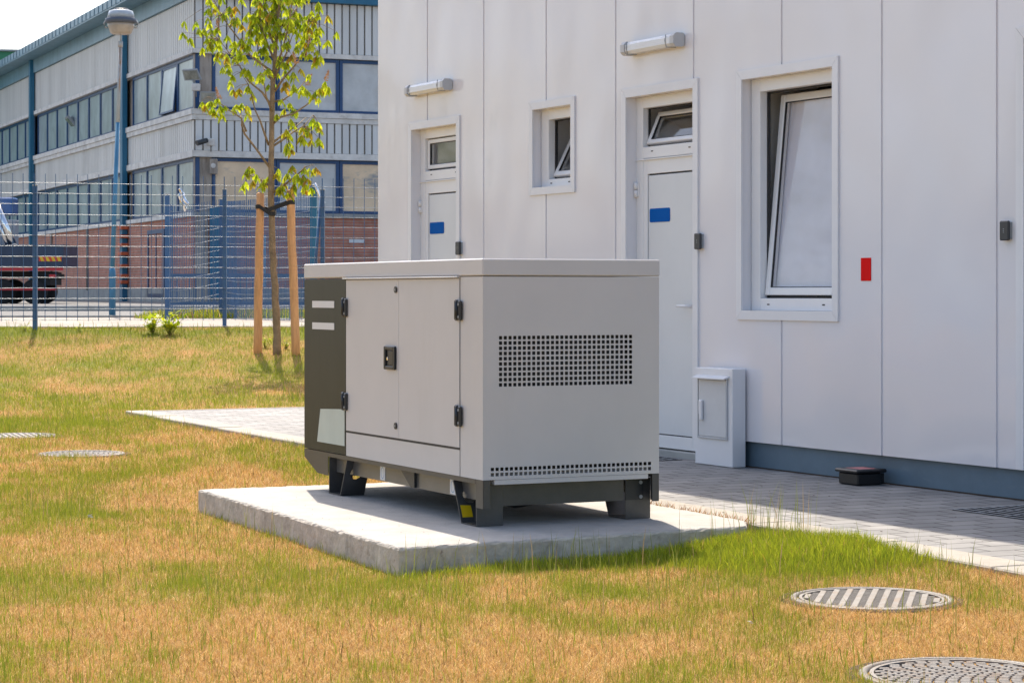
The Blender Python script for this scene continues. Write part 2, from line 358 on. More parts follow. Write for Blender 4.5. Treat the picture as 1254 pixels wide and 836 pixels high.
# ground sheet
gx=np.concatenate([-np.geomspace(300,12,14),np.linspace(-10,7,114),np.geomspace(9,300,14)])
gy=np.concatenate([np.linspace(-40,4,8),np.linspace(5,34,200),np.geomspace(36,900,26)])
X,Y=np.meshgrid(gx,gy); Z=terr(X,Y)
vsn=np.stack([X.ravel(),Y.ravel(),Z.ravel()],1); nx=len(gx);ny=len(gy)
ii,jj=np.meshgrid(np.arange(nx-1),np.arange(ny-1)); q=(jj*nx+ii).ravel()
me=bpy.data.meshes.new('lawn'); me.from_pydata(vsn.tolist(),[],np.stack([q,q+1,q+nx+1,q+nx],1).tolist())
ca=me.color_attributes.new('Green','FLOAT_COLOR','POINT'); gg=green(X,Y).ravel(); ca.data.foreach_set('color',np.stack([gg,gg,gg,np.ones_like(gg)],1).ravel())
me.polygons.foreach_set('use_smooth',[True]*len(me.polygons))
gm=bpy.data.materials.new('lawn_soil_and_thatch'); gm.use_nodes=True; nt=gm.node_tree;N=nt.nodes;L=nt.links;b=N['Principled BSDF'];b.inputs['Roughness'].default_value=1;b.inputs['Specular IOR Level'].default_value=.1
a=N.new('ShaderNodeAttribute');a.attribute_name='Green'; tc=N.new('ShaderNodeTexCoord')
n1=N.new('ShaderNodeTexNoise');n1.inputs['Scale'].default_value=35;n1.inputs['Detail'].default_value=8;L.new(tc.outputs['Object'],n1.inputs[0])
m1=N.new('ShaderNodeMix');m1.data_type='RGBA';m1.inputs[6].default_value=(.12,.07,.035,1);m1.inputs[7].default_value=(.52,.30,.11,1);L.new(n1.outputs['Fac'],m1.inputs[0])
m2=N.new('ShaderNodeMix');m2.data_type='RGBA';m2.inputs[7].default_value=(.15,.16,.035,1);L.new(a.outputs['Color'],m2.inputs[0]);L.new(m1.outputs[2],m2.inputs[6]);L.new(m2.outputs[2],b.inputs['Base Color'])
bp=N.new('ShaderNodeBump');bp.inputs['Distance'].default_value=.03;bp.inputs['Strength'].default_value=.8;L.new(n1.outputs['Fac'],bp.inputs['Height']);L.new(bp.outputs[0],b.inputs['Normal'])
me.materials.append(gm); lawn=bpy.data.objects.new('lawn',me);COL.objects.link(lawn);tag(lawn,kind='structure')

# slab footprint (world)
SA=Vector((-1.886,13.26));SB=Vector((-.525,10.23));SC=Vector((1.195,11.20));SD=SA+(SC-SB)
SLAB=[SA,SB,SC,Vector((1.215,11.44)),Vector((-.035,14.09))]
COVERS=[(1.46,8.95,.33,0),(1.475,7.2,.34,1),(-3.31,16.96,.33,1),(-4.3,19.2,.34,0)]
def inside_poly(x,y,P):
    r=np.ones_like(x,bool);n=len(P)
    for i in range(n):
        a,b2=P[i],P[(i+1)%n]
        r&=((b2.x-a.x)*(y-a.y)-(b2.y-a.y)*(x-a.x))>-.004
    return r
def kside(x,y): return (x-K0.x)*KN.x+(y-K0.y)*KN.y
def kalong(x,y): return (x-K0.x)*KU.x+(y-K0.y)*KU.y
KEND=(Vector((-3.91,22.28))-K0).dot(KU)
def free(x,y):
    ok=~inside_poly(x,y,SLAB)
    ok&=~((kside(x,y)>.0)&(kalong(x,y)<KEND))
    for cx,cy,r,_ in COVERS: ok&=((x-cx)**2+(y-cy)**2)>(r-.035*vnoise(np.arctan2(y-cy,x-cx)*5+9,0*x,4))**2
    ok&=(y<31.35+.25*vnoise(x*1.5,y*0,9))
    return ok
def blades(name,x,y,h,wd,lean,colr,seg=1,label=None,cat=None):
    n=len(x); z=terr(x,y)-.004
    yaw=RNG.uniform(0,math.pi,n); la=RNG.uniform(0,2*math.pi,n)
    dx=np.cos(yaw)*wd/2;dy=np.sin(yaw)*wd/2; lx=np.cos(la)*lean*h;ly=np.sin(la)*lean*h
    if seg==1:
        V=np.stack([np.stack([x-dx,y-dy,z],1),np.stack([x+dx,y+dy,z],1),np.stack([x+lx,y+ly,z+h],1)],1)
        k=3;F=np.arange(3)[None,:]+3*np.arange(n)[:,None];loops=F.ravel();starts=np.arange(n)*3;tot=np.full(n,3)
    else:
        m=.55
        V=np.stack([np.stack([x-dx,y-dy,z],1),np.stack([x+dx,y+dy,z],1),
                    np.stack([x+dx*.75+lx*.3,y+dy*.75+ly*.3,z+h*m],1),np.stack([x-dx*.75+lx*.3,y-dy*.75+ly*.3,z+h*m],1),
                    np.stack([x+lx,y+ly,z+h*(1-.25*lean)],1)],1)
        k=5;base=5*np.arange(n)[:,None]
        loops=np.concatenate([np.array([[0,1,2,3]])+base,np.array([[3,2,4]])+base],1).ravel()
        tot=np.tile([4,3],n);starts=np.concatenate([[0],np.cumsum(tot)[:-1]])
    me=bpy.data.meshes.new(name);me.vertices.add(n*k);me.vertices.foreach_set('co',V.ravel().astype(np.float32))
    me.loops.add(len(loops));me.loops.foreach_set('vertex_index',loops.astype(np.int32))
    me.polygons.add(len(starts));me.polygons.foreach_set('loop_start',starts.astype(np.int32))
    me.update(calc_edges=True)
    ca=me.color_attributes.new('Col','FLOAT_COLOR','POINT');C=np.repeat(np.concatenate([colr,np.ones((n,1))],1),k,0)
    ca.data.foreach_set('color',C.ravel().astype(np.float32)); me.materials.append(GRASS)
    o=bpy.data.objects.new(name,me);COL.objects.link(o);tag(o,label,cat,kind='stuff');return o
def scatter(n,y0,y1,margin=.6):
    # uniform over the ground in view plus a margin at both sides
    u=RNG.uniform(0,1,n); y=y0+(y1-y0)*u
    t=RNG.uniform(-.232-margin/ y0,.232+margin/y0,n); x=t*y
    return x,y
def colour(g,n,dryjit=None):
    dry=np.array([.54,.30,.075]);straw=np.array([.86,.66,.32]);grn=np.array([.17,.235,.022]);yg=np.array([.43,.43,.045]);brown=np.array([.22,.12,.055])
    r=RNG.uniform(0,1,n);a=RNG.uniform(0,1,(n,1))
    D=dry*(1-a**2)+straw*a**2; D[RNG.uniform(0,1,n)<.18]=brown
    G=grn*(1-a)+yg*a
    isg=(r<np.clip(g*1.15-.02,0.03,.95))[:,None]
    return np.where(isg,G,D)*RNG.uniform(.7,1.15,(n,1)),isg[:,0]
bands=[(6.6,9.0,190000),(9.0,12.0,190000),(12.0,16.0,170000),(16.0,22.0,150000),(22.0,31.7,160000)]
PX=[];PY=[]
for y0,y1,n in bands:
    x,y=scatter(int(n*1.25),y0,y1); k=free(x,y); PX.append(x[k]);PY.append(y[k])
x=np.concatenate(PX);y=np.concatenate(PY);n=len(x)
g=green(x,y);lu=lush(x,y);C,isg=colour(g,n)
sc=np.clip(y/12,.8,2.0)                       # far blades stand for several
h=(.010+.017*RNG.uniform(0,1,n))*(1+.5*fbm(x*2,y*2,44))+isg*RNG.uniform(.005,.03,n)+lu*isg*RNG.uniform(.02,.075,n)
near_edge=np.exp(-np.abs(kside(x,y))/.12)
h+=near_edge*RNG.uniform(0,.02,n)
nb=np.where(isg&(lu>.3),.45,.9)
blades('grass',x,y,h*np.clip(sc,.9,1.35),.0032*sc*RNG.uniform(.6,1.3,n),np.where(isg,.45,1.0)*RNG.uniform(.1,1,n)+(~isg)*(RNG.uniform(0,1,n)<.35)*RNG.uniform(.5,2.5,n),C,1,'short sunburnt orange and green lawn grass round the concrete slab','grass')
# extra blades in the lush patch beside the slab
n=30000;x=RNG.normal(1.35,.5,n);y=RNG.normal(10.4,.45,n);xx=RNG.uniform(-.5,1.2,7000);x=np.concatenate([x,xx]);y=np.concatenate([y,10.53+.565*xx-RNG.uniform(.01,.30,7000)])
lu=lush(x,y);k=free(x,y)&(RNG.uniform(0,1,len(x))<lu*1.2)
x=x[k];y=y[k];n=len(x);C,isg=colour(np.ones(n)*.9,n);lu=lush(x,y)
C=np.where(isg[:,None],C*np.array([1.4,1.4,1.0]),C)
blades('tall_grass',x,y,RNG.uniform(.035,.125,n)*(.4+.6*lu),RNG.uniform(.003,.006,n),RNG.uniform(.05,.6,n),C,2,'lush bright green grass between the slab corner and the kerb','grass')
# scattered upright blades standing out of the thatch
PX=[];PY=[]
for y0,y1,n in ((6.6,9,5200),(9,12,5200),(12,16,4200),(16,22,3600),(22,31.5,4200)):
    x,y=scatter(n,y0,y1);k=free(x,y)&(RNG.uniform(0,1,n)<.25+.9*fbm(x*1.6,y*1.1,77)**1.5+.4*green(x,y));PX.append(x[k]);PY.append(y[k])
x=np.concatenate(PX);y=np.concatenate(PY);n=len(x);C,isg=colour(np.ones(n)*.78,n)
blades('upright_grass',x,y,RNG.uniform(.035,.10,n),RNG.uniform(.0022,.004,n)*np.clip(y/11,1,2),RNG.uniform(.05,.45,n),C*np.array([.85,.95,.9]),2,'single upright green blades scattered through the sunburnt lawn','grass')
# longer seeding stalks
sx=[];sy=[]
for (cx,cy,rx,ry,nn) in ((1.25,11.2,.32,.5,170),(.2,10.35,.8,.25,130),(-1.2,11.6,.6,1.1,60),(-2.6,12.6,1,.6,110),(-1.0,9.3,1.2,.6,110),(.8,9.2,1.0,.5,90),(1.9,10.3,.3,.6,60),(-3,24.6,3,.6,240),(1.6,8.3,.9,.5,40),(-4,21,1.5,1,100),(-6,31,5,.25,350)):
    sx.append(RNG.normal(cx,rx*.7,nn));sy.append(RNG.normal(cy,ry*.7,nn))
x=np.concatenate(sx);y=np.concatenate(sy);k=free(x,y);x=x[k];y=y[k];n=len(x)
C=np.where(RNG.uniform(0,1,(n,1))<.8,np.array([[.24,.27,.06]]),np.array([[.46,.33,.15]]))*RNG.uniform(.7,1.1,(n,1))
hh=RNG.uniform(.08,.20,n)*np.where(np.hypot(x-1.25,y-11.1)<.6,1.9,1)*np.where(np.hypot(x-.2,y-10.35)<.8,1.15,1)
blades('seeding_grass_stalks',x,y,hh,RNG.uniform(.003,.005,n)*np.clip(y/12,1,2),RNG.uniform(.02,.25,n),C,2,'thin long seeding grass stalks standing over the short lawn','grass')

# ------------------------------------------------------------------ slab, paving, kerbs
def slab():
    import bmesh
    bm=bmesh.new();P=[]
    segs=60
    def edge(a,b2):
        n=max(2,int((b2-a).length/.03));return [a.lerp(b2,i/n) for i in range(n)]
    for i in range(5):P+=edge(SLAB[i],SLAB[(i+1)%5])
    c=sum(SLAB,Vector((0,0)))/5
    rings=[]
    for lvl,(inset,z,j) in enumerate(((0,-.35,.0),(0,.004,.0015),(.004,.0125,.003),(.013,.0185,.0035),(.12,.02,0))):
        r=[]
        for k,p in enumerate(P):
            d=(c-p).normalized();jj=(random.random()-.5)*2*j+(.012*max(0,vnoise(k*.23,1.5,8)**3*math.sin(k*.37))*max(0,math.sin(k*.11)) if lvl in(1,2) else 0)*.3
            r.append(bm.verts.new((p.x+d.x*(inset+jj),p.y+d.y*(inset+jj),z-(random.random()*.004 if 0<lvl<4 else 0))))
        rings.append(r)
    m=len(P)
    for l in range(4):
        for k in range(m):
            f=bm.faces.new((rings[l][k],rings[l][(k+1)%m],rings[l+1][(k+1)%m],rings[l+1][k]));f.material_index=1 if l<2 else 0;f.smooth=False
    bm.faces.new(rings[4])
    bmesh.ops.recalc_face_normals(bm,faces=bm.faces)
    me=bpy.data.meshes.new('concrete_slab');bm.to_mesh(me);bm.free();me.materials.append(CONC);me.materials.append(CONC_S)
    o=bpy.data.objects.new('concrete_slab',me);COL.objects.link(o);return o
tag(slab(),'chipped pale concrete plinth slab carrying the grey generator','slab')

# paving in a frame along the kerb : local x = along (towards camera +), local y = towards building
prot=math.atan2(-KU.y,-KU.x)   # local +x points to the camera along the kerb
def KF(o): return at(o,(K0.x,K0.y,0),prot)
m=MB();m.box(-KEND+.06,9,.25,14,-.12,-.003);KF(tag(m.build('paving',PAVE),kind='structure'))
m=MB();x0=-KEND
while x0<9:
    L1=1.0
    m.box(x0+.003,x0+L1-.003,0.0+random.uniform(-.004,.004),.247,-.25,.004+random.uniform(-.003,.002),bev=.008);x0+=L1
m.box(-KEND-.0,-KEND+.06,.25,14,-.25,.003,bev=.008)
KF(tag(m.build('kerb',KERB),kind='structure'))
# path + yard behind the fence
def strip(name,mt,x0,x1,ys,dz,kind='structure',bend=None):
    m=MB();xs=np.linspace(x0,x1,40);vs=[];fs=[]
    for yy in ys:
        for xx in xs: vs.append((xx,yy+(bend(xx) if bend else 0),float(np.interp(yy,TY,TZ))+dz))
    for j in range(len(ys)-1):
        for i in range(39): fs.append((j*40+i,j*40+i+1,(j+1)*40+i+1,(j+1)*40+i))
    m.add(vs,fs);return tag(m.build(name,mt),kind=kind)
strip('path',YPATH,-60,40,[31.7,32.2,34,36,38.6],.012,bend=lambda x:.12*math.sin(x*1.3))
strip('yard',ASPH,-200,200,[38.9,40,50,60,80,100,120,160],.006)
m=MB();m.box(-60,-9.2,38.6,38.75,.6,.83,bev=.01);m.box(-9.1,40,38.6,38.75,.6,.80,bev=.01);tag(m.build('kerb_yard',PLCON),kind='structure').name='yard_kerb'
m=MB();m.box(-80,10,50.6,51,.5,.90,bev=.02);tag(m.build('yard_step',PLCON),kind='structure')
n=900;t=RNG.uniform(0,2.9,n);x=1.235-t*.429+RNG.normal(0,.012,n);y=11.46+t*.903+RNG.normal(0,.012,n);C,isg=colour(np.zeros(n),n)
_t0=terr
terr=lambda x,y: 0*x+.004
blades('dead_weeds_in_joint',x,y,RNG.uniform(.008,.05,n),RNG.uniform(.003,.006,n),RNG.uniform(.2,1.2,n),C*np.array([.7,.55,.5]),1,'dry brown weeds in the joint between slab and kerb','weeds')
terr=_t0
# weedy verge inside the second fence
n=16000;x=RNG.uniform(-6.4,-.5,n);y=RNG.uniform(37.2,44,n);C,isg=colour(np.ones(n)*.8,n)
_t=terr
def terr2(x,y): return np.interp(y,TY,TZ)+.01
terr=terr2
blades('verge_weeds',x,y,RNG.uniform(.03,.16,n),RNG.uniform(.02,.04,n),RNG.uniform(.2,1,n),C,1,'weedy green verge behind the tangled blue mesh fence','grass')
terr=_t
m=MB();m.box(-6.6,0,39.2,45,.5,.772);tag(m.build('verge_soil',gm),kind='structure')

# ------------------------------------------------------------------ generator
PG=Vector((-.145,11.018));LD=Vector((-.435,.9)).normalized();VD=Vector((.9,.435)).normalized()
gc=PG+LD*1.2725+VD*.505
gen=empty('generator',(gc.x,gc.y,.0215),math.atan2(-LD.y,-LD.x),'light grey enclosed diesel generator with dark end panel on the concrete slab','generator')
HX,HYY=1.2725,.505
m=MB()   # canopy shell: walls butted round the perforated end
m.box(-.588,HX-.0015,-HYY,-HYY+.02,.24,1.258)            # camera side
m.box(-HX,HX-.0015,HYY-.02,HYY,.24,1.258)
m.box(-HX+.02,HX-.02,-HYY+.02,HYY-.02,1.235,1.257)
m.box(-HX,-HX+.02,-HYY+.02,HYY-.02,.24,1.258)
m.box(1.19,HX-.0015,-.44,.44,.215,.2385)
m.build('body',GEN,gen)
m=MB();m.box(-HX,-.590,-HYY-.0015,-HYY+.02,.243,1.257,bev=.002);m.build('dark_end_panel',GEND,gen)
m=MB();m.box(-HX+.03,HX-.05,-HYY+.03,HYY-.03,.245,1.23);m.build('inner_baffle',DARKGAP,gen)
# perforated end sheet (plane x = HX)
def perforated(mb,y0,y1,z0,z1,groups,x,th=.003):
    """sheet in plane x with rounded square holes; groups=(ya,za,pitch_y,pitch_z,ny,nz,hole_y,hole_z)"""
    ys=sorted(set([y0,y1]+[g[0] for g in groups]+[g[0]+g[2]*g[4] for g in groups]));zs=sorted(set([z0,z1]+[g[1] for g in groups]+[g[1]+g[3]*g[5] for g in groups]))
    ing=lambda a,c:any(g[0]<a<g[0]+g[2]*g[4] and g[1]<c<g[1]+g[3]*g[5] for g in groups)
    for i in range(len(ys)-1):
        for j in range(len(zs)-1):
            if not ing((ys[i]+ys[i+1])/2,(zs[j]+zs[j+1])/2):
                mb.add([(x,ys[i],zs[j]),(x,ys[i+1],zs[j]),(x,ys[i+1],zs[j+1]),(x,ys[i],zs[j+1])],[(0,1,2,3)])
    for (ya,za,py,pz,ny,nz,hy,hz) in groups:
        for i in range(ny):
            for j in range(nz):
                cy=ya+(i+.5)*py;cz=za+(j+.5)*pz;c=.2
                o=[(-1,-1),(1,-1),(1,1),(-1,1)]
                out=[(x,cy+a*py/2,cz+b*pz/2) for a,b in o]
                ih=[]
                for a,b in ((-1+c,-1),(1-c,-1),(1,-1+c),(1,1-c),(1-c,1),(-1+c,1),(-1,1-c),(-1,-1+c)): ih.append((x,cy+a*hy/2,cz+b*hz/2))
                bk=[(x-th,p[1],p[2]) for p in ih]
                mb.add(out+ih+bk,[(0,1,5,4),(1,6,5),(1,2,7,6),(2,8,7),(2,3,9,8),(3,10,9),(3,0,11,10),(0,4,11)]+[(4+k,4+(k+1)%8,12+(k+1)%8,12+k) for k in range(8)])
m=MB();perforated(m,-HYY,HYY,.24,1.258,[(-.4205,.702,.02655,.0262,29,10,.0185,.0182),(-.466,.2535,.0265,.0262,35,2,.0185,.0175)],HX)
m.build('perforated_end_panel',GEN,gen)
m=MB();m.box(HX-.028,HX-.022,-.468,.468,.244,.2785);m.build('vent_backing_strip',M('dull_grey_backing',(.22,.22,.23),rough=.5),gen)
# lid
m=MB();m.box(-HX-.001,HX+.004,-HYY-.004,HYY+.004,1.262,1.349,bev=.006);m.build('lid',GEN,gen)
m=MB();m.box(-.60,1.004,-HYY-.022,-HYY-.0045,1.254,1.2605,bev=.002);m.build('drip_rail',M('drip_rail_sky_tint',(.62,.63,.64),rough=.25),gen)  # paler, cooler grey puts the sky reflection into the rail's colour
# doors
m=MB();m.box(-.5865,.9985,-HYY-.0012,-HYY-.0002,.374,1.2525);m.build('door_seal',DARKGAP,gen)
def gdoor(x0,x1,name='door'):
    m=MB();m.box(x0,x1,-HYY-.004,-HYY-.0013,.386,1.2495,bev=.001);return m.build(name,GEN,gen)
dl=gdoor(-.580,.1962);dr=gdoor(.1990,.9955)
def hinge(cx,z0,z1,par):
    m=MB();m.box(cx-.040,cx-.003,-HYY-.020,-HYY-.0045,z0,z1,bev=.008);m.box(cx+.003,cx+.040,-HYY-.020,-HYY-.0045,z0,z1-.004,bev=.008)
    m.tube([(cx,-HYY-.022,z0+.012),(cx,-HYY-.022,z1-.012)],.010,8)
    m.tube([(cx+.020,-HYY-.0195,z0+.02),(cx+.020,-HYY-.0225,z0+.02)],.007,8,mi=1);m.tube([(cx+.020,-HYY-.0195,z1-.025),(cx+.020,-HYY-.0225,z1-.025)],.007,8,mi=1)
    m.build('hinge',[BLACKP,GREYM],par)
hinge(-.588,1.038,1.148,dl);hinge(-.588,.500,.606,dl);hinge(.998,1.034,1.142,dr);hinge(.998,.494,.604,dr)
m=MB();yf=-HYY-.004
m.prism([(.018,.766),(.018,.874),(.026,.884),(.162,.884),(.170,.874),(.170,.766),(.162,.756),(.026,.756)],yf-.0015,yf-.006)
hx0,hx1,hz0,hz1=.018,.170,.756,.884
for bx in ((hx0,hx0+.022,hz0,hz1),(hx1-.022,hx1,hz0,hz1),(hx0+.02,hx1-.02,hz0,hz0+.02),(hx0+.02,hx1-.02,hz1-.02,hz1)): m.box(bx[0],bx[1],yf-.016,yf-.005,bx[2],bx[3],bev=.004)
m.box(.082,.146,yf-.014,yf-.0062,hz0+.024,hz1-.024,bev=.006);m.tube([(.066,yf-.0065,.815),(.066,yf-.014,.815)],.009,10,mi=1)
m.build('handle',[BLACKP,CHROME],dl)
for z in (1.193,.452):
    m=MB();m.tube([(.163,yf-.0005,z),(.163,yf-.007,z)],.018,14);m.tube([(.163,yf-.0072,z),(.163,yf-.0085,z)],.007,8,mi=1);m.build('lock',[BLACKP,GREYM],dl)
m=MB();m.box(.994,.9985,-HYY-.0014,-HYY-.0002,.24,.374);m.build('seam',M('seam_shadow_gap',(.10,.10,.10),rough=.8),gen)
# labels on the dark panel
for z0 in (1.088,.960):
    m=MB();m.box(-1.132,-.772,-HYY-.0035,-HYY-.0017,z0,z0+.040);m.build('blank_label',LABELW,gen)
m=MB();m.prism([(-1.050,.294),(-.606,.294),(-.606,.506),(-.995,.490)],-HYY-.0035,-HYY-.0018);m.build('sticker',PAPER,gen)
# base flange, corner skirts, rails, feet
m=MB();m.box(-.878,1.184,-HYY,-HYY+.03,.2155,.2385);m.box(-.878,1.184,HYY-.03,HYY,.2155,.2385);m.build('base_flange',GENF,gen)
def skirtR(s):
    m=MB();y=-HYY*s
    m.box(1.186,HX-.0005,y,y+.004*s,.096,.239,bev=.001);m.box(HX-.0055,HX-.0005,y+.0045*s,y+.040*s,.096,.239,mi=1,bev=.001);m.build('corner_skirt',[GENF,GENB],gen)
    m=MB();m.prism([(-HX,.2385),(-HX,.19),(-1.056,.108),(-.880,.104),(-.880,.2385)],y,y+.005*s);m.build('chamfered_end_skirt',[GENF],gen)
skirtR(1);skirtR(-1)
m=MB();m.prism([(-HX+.001,.2385),(-HX+.001,.19),(-HX+.008,.186),(-HX+.008,.2385)],-HYY+.006,HYY-.006);m.build('end_skirt',GENF,gen)
def foot(xo,s,ys):    # xo outer plate, s=+1 if outer plate faces +x
    y0=-HYY*ys+.004*ys; y1=-.353*ys
    m=MB();th=.006
    xb=xo-s*.184;xt=xo-s*.291
    m.box(xo-s*th,xo,y0,y1,0,.213)
    m.box(xb,xo-s*th,y0,y1,0,th)
    # leaning inner plate with round hole
    n=14;zc=.135;r=.038;yc=(y0+y1)/2
    def PT(yv,zv,o=0): 
        t=zv/.213;return (xb+(xt-xb)*t+o,yv,zv)
    for o in (0,s*.007):
        ring=[(yc+r*math.cos(2*math.pi*k/n),zc+r*math.sin(2*math.pi*k/n)) for k in range(n)]
        outer=[]
        for k in range(n):
            a=2*math.pi*k/n;c,si=math.cos(a),math.sin(a)
            hw=abs(y1-y0)/2;ty=hw/abs(c) if abs(c)>1e-6 else 9;tz=((.213-zc) if si>0 else (zc-.0))/abs(si) if abs(si)>1e-6 else 9
            t=min(ty,tz);outer.append((yc+c*t,zc+si*t))
        vv=[PT(a,b,o) for a,b in ring]+[PT(a,b,o) for a,b in outer]
        m.add(vv,[(k,(k+1)%n,n+(k+1)%n,n+k) for k in range(n)])
        cy=[y0,y1]
        for Yc in cy:
            for Zc in (0,.213):
                d=[(abs(a-Yc)+abs(b-Zc),k) for k,(a,b) in enumerate(outer)];d.sort();k1,k2=d[0][1],d[1][1]
                m.add([PT(*outer[k1],o),PT(*outer[k2],o),PT(Yc,Zc,o)],[(0,1,2)])
    m.add([PT(y0,0,0),PT(y0,.213,0),PT(y0,.213,s*.007),PT(y0,0,s*.007)],[(0,1,2,3)],mi=1)
    m.add([PT(y1,0,0),PT(y1,.213,0),PT(y1,.213,s*.007),PT(y1,0,s*.007)],[(0,1,2,3)],mi=1)
    m.tube([(xb+s*.12,yc,.006),(xb+s*.12,yc,.018)],.012,8,mi=2)
    f=m.build('foot',[GENB,GENF,ORANGE],gen)
    return PT,yc,f
foot(-.874,-1,1);foot(-.874,-1,-1);PT,yc,fr=foot(1.186,1,1);foot(1.186,1,-1)
m=MB();a=.0095;q4=((-.490,.030),(-.432,.030),(-.432,.086),(-.490,.090));m.add([PT(u_,v_,a) for u_,v_ in q4]+[PT(u_,v_,a-.001) for u_,v_ in q4],[(0,1,2,3),(7,6,5,4),(0,4,5,1),(1,5,6,2),(2,6,7,3),(3,7,4,0)]);m.build('yellow_sticker',YEL,fr)
m=MB();m.box(1.180,1.1858,-.3525,.3425,.098,.2125);m.build('end_beam',GENB,gen)
m=MB();m.box(-.8738,-.868,-.3525,.3525,.098,.2125);m.build('end_beam',GENB,gen)
m=MB();m.box(1.1862,1.192,.350,.456,.10,.2125);m.tube([(1.1921,.44,.19),(1.197,.44,.19)],.010,8,mi=1);m.tube([(1.1921,.44,.115),(1.197,.44,.115)],.010,8,mi=1);m.build('bracket',[BLACKP,GREYM],gen)
m=MB();m.box(-.866,1.178,-.455,-.44,.125,.214);m.box(-.866,1.178,.44,.455,.125,.214);m.build('base_rail',M('base_rail_steel',(.10,.095,.09),rough=.3,var=.08,spec=.8),gen)
m=MB();m.box(-.86,1.17,-.43,.43,.205,.214);m.box(-.1,.02,-.40,.40,.13,.2);m.build('floor_pan',GENB,gen)
m=MB();m.prism([(.129,.2135),(.270,.126),(.322,.126),(.322,.2135)],-.470,-.4565);m.build('gusset',BLACKP,gen)
for xx in (-.155,.80):
    m=MB();m.box(xx-.036,xx+.036,-.4575,-.4555,.130,.2115)
    n=20;vv=[];
    for k in range(n):
        t=2*math.pi*k/n;
        for q in (1,.86): vv.append((xx+.022*q*math.cos(t),-.4580,.171+.033*q*math.sin(t)))
    m.add(vv,[(2*k,(2*k+2)%(2*n),(2*k+3)%(2*n),2*k+1) for k in range(n)],mi=1)
    m.build('blank_label',[LABELW,M('blue_oval_print',(.20,.33,.5),rough=.5)],gen)
m=MB();m.tube([(.35,-.3,.14),(.42,-.1,.06),(.6,.0,.04),(.9,.1,.10)],.018,8);m.build('drain_hose',BLACKP,gen)

# ------------------------------------------------------------------ white building
WL=Vector((-1.24543,20.504)); TH=R(28.2); wrot=math.atan2(-math.cos(TH),math.sin(TH))
bld=empty('white_building',(WL.x,WL.y,0),wrot,'white metal panelled building with three doors behind the generator','building')
def WF(o): o.location=(WL.x,WL.y,0);o.rotation_euler=(0,0,wrot);return o
def on_wall(name,a,out,z,label,cat,group=None):
    p=WL+Vector((math.sin(TH),-math.cos(TH)))*a+Vector((-math.cos(TH),-math.sin(TH)))*out
    return empty(name,(p.x,p.y,z),wrot,label,cat,group)
BX1,BH,BD=14.0,6.2,9.0
DOORS=[(.737,1.634),(4.466,5.389),(8.880,9.790)]
HO=[(a,b2,.03,2.66) for a,b2 in DOORS]+[(6.0,7.047,1.076,2.664),(3.0,3.623,2.045,2.673)]
joints=[1.047+1.0845*i for i in range(12)]
xs=sorted(set([0,BX1]+[j+d for j in joints for d in (-.011,.011)]+[v for h in HO for v in h[:2]]))
zs=sorted(set([.177,BH]+[v for h in HO for v in h[2:]]));zs=[z for z in zs if z>=.177]
def dep(a,z):
    for h in HO:
        if h[0]<a<h[1] and h[2]<z<h[3]: return None
    for j in joints:
        if abs(a-j)<.011: return .009
    return 0.0
m=MB();m.cell_sheet(xs,zs,dep,hole_back=.16)
m.box(-.0,.002,.02,.16,.177,BH)
m.build('wall',[WP],bld)
m=MB();m.box(0,.05,.16,BD,.177,BH);m.box(.05,BX1,BD-.05,BD,.177,BH);m.box(BX1-.05,BX1,.16,BD-.05,.177,BH);m.build('rear_walls',WP,bld)
m=MB();m.box(-.12,BX1+.12,-.14,BD+.12,BH,BH+.16,bev=.01);m.build('roof',GREYPL,bld)
# joint capping strip edges: lip below panels and plinth
m=MB()
cuts=[0]+[v for a,b2 in DOORS for v in (a-.0,b2+.0)]+[BX1]
for i in range(0,len(cuts),2): m.box(cuts[i],cuts[i+1],.03,.2,-.2,.1765)
m.build('plinth',PLINTH,bld)
for a,b2 in DOORS:
    m=MB();m.box(a+.002,b2-.002,.05,.2,-.2,.045,bev=.006);m.build('door_step',PLCON,bld)
m=MB()
for i in range(0,len(cuts),2): m.box(cuts[i],cuts[i+1],.0265,.0298,-.01,.006)
m.build('dirt_joint',M('dirt_in_joint',(.05,.035,.025),rough=1),bld)
def ring(m,x0,x1,z0,z1,w,y0,y1,bev=.003,bottom=True,g=.0012):
    """mitred frame: four prisms"""
    X0,X1,Z0,Z1=x0,x1,z0,z1; x0i,x1i,z0i,z1i=x0+w,x1-w,z0+w,z1-w
    if not bottom: z0i=z0
    m.prism([(X0+g,Z1),(X1-g,Z1),(x1i-g,z1i),(x0i+g,z1i)],y0,y1)
    m.prism([(X0,Z0+g),(X0,Z1-g),(x0i,z1i-g),(x0i,z0i+g)],y0,y1)
    m.prism([(X1,Z0+g),(X1,Z1-g),(x1i,z1i-g),(x1i,z0i+g)],y0,y1)
    if bottom: m.prism([(X0+g,Z0),(X1-g,Z0),(x1i-g,z0i),(x0i+g,z0i)],y0,y1)
def frame_boxes(m,x0,x1,z0,z1,w,y0,y1,bev=.004,mi=0):
    m.box(x0,x0+w,y0,y1,z0,z1,mi,bev);m.box(x1-w,x1,y0,y1,z0,z1,mi,bev);m.box(x0+w,x1-w,y0,y1,z1-w,z1,mi,bev);m.box(x0+w,x1-w,y0,y1,z0,z0+w,mi,bev)
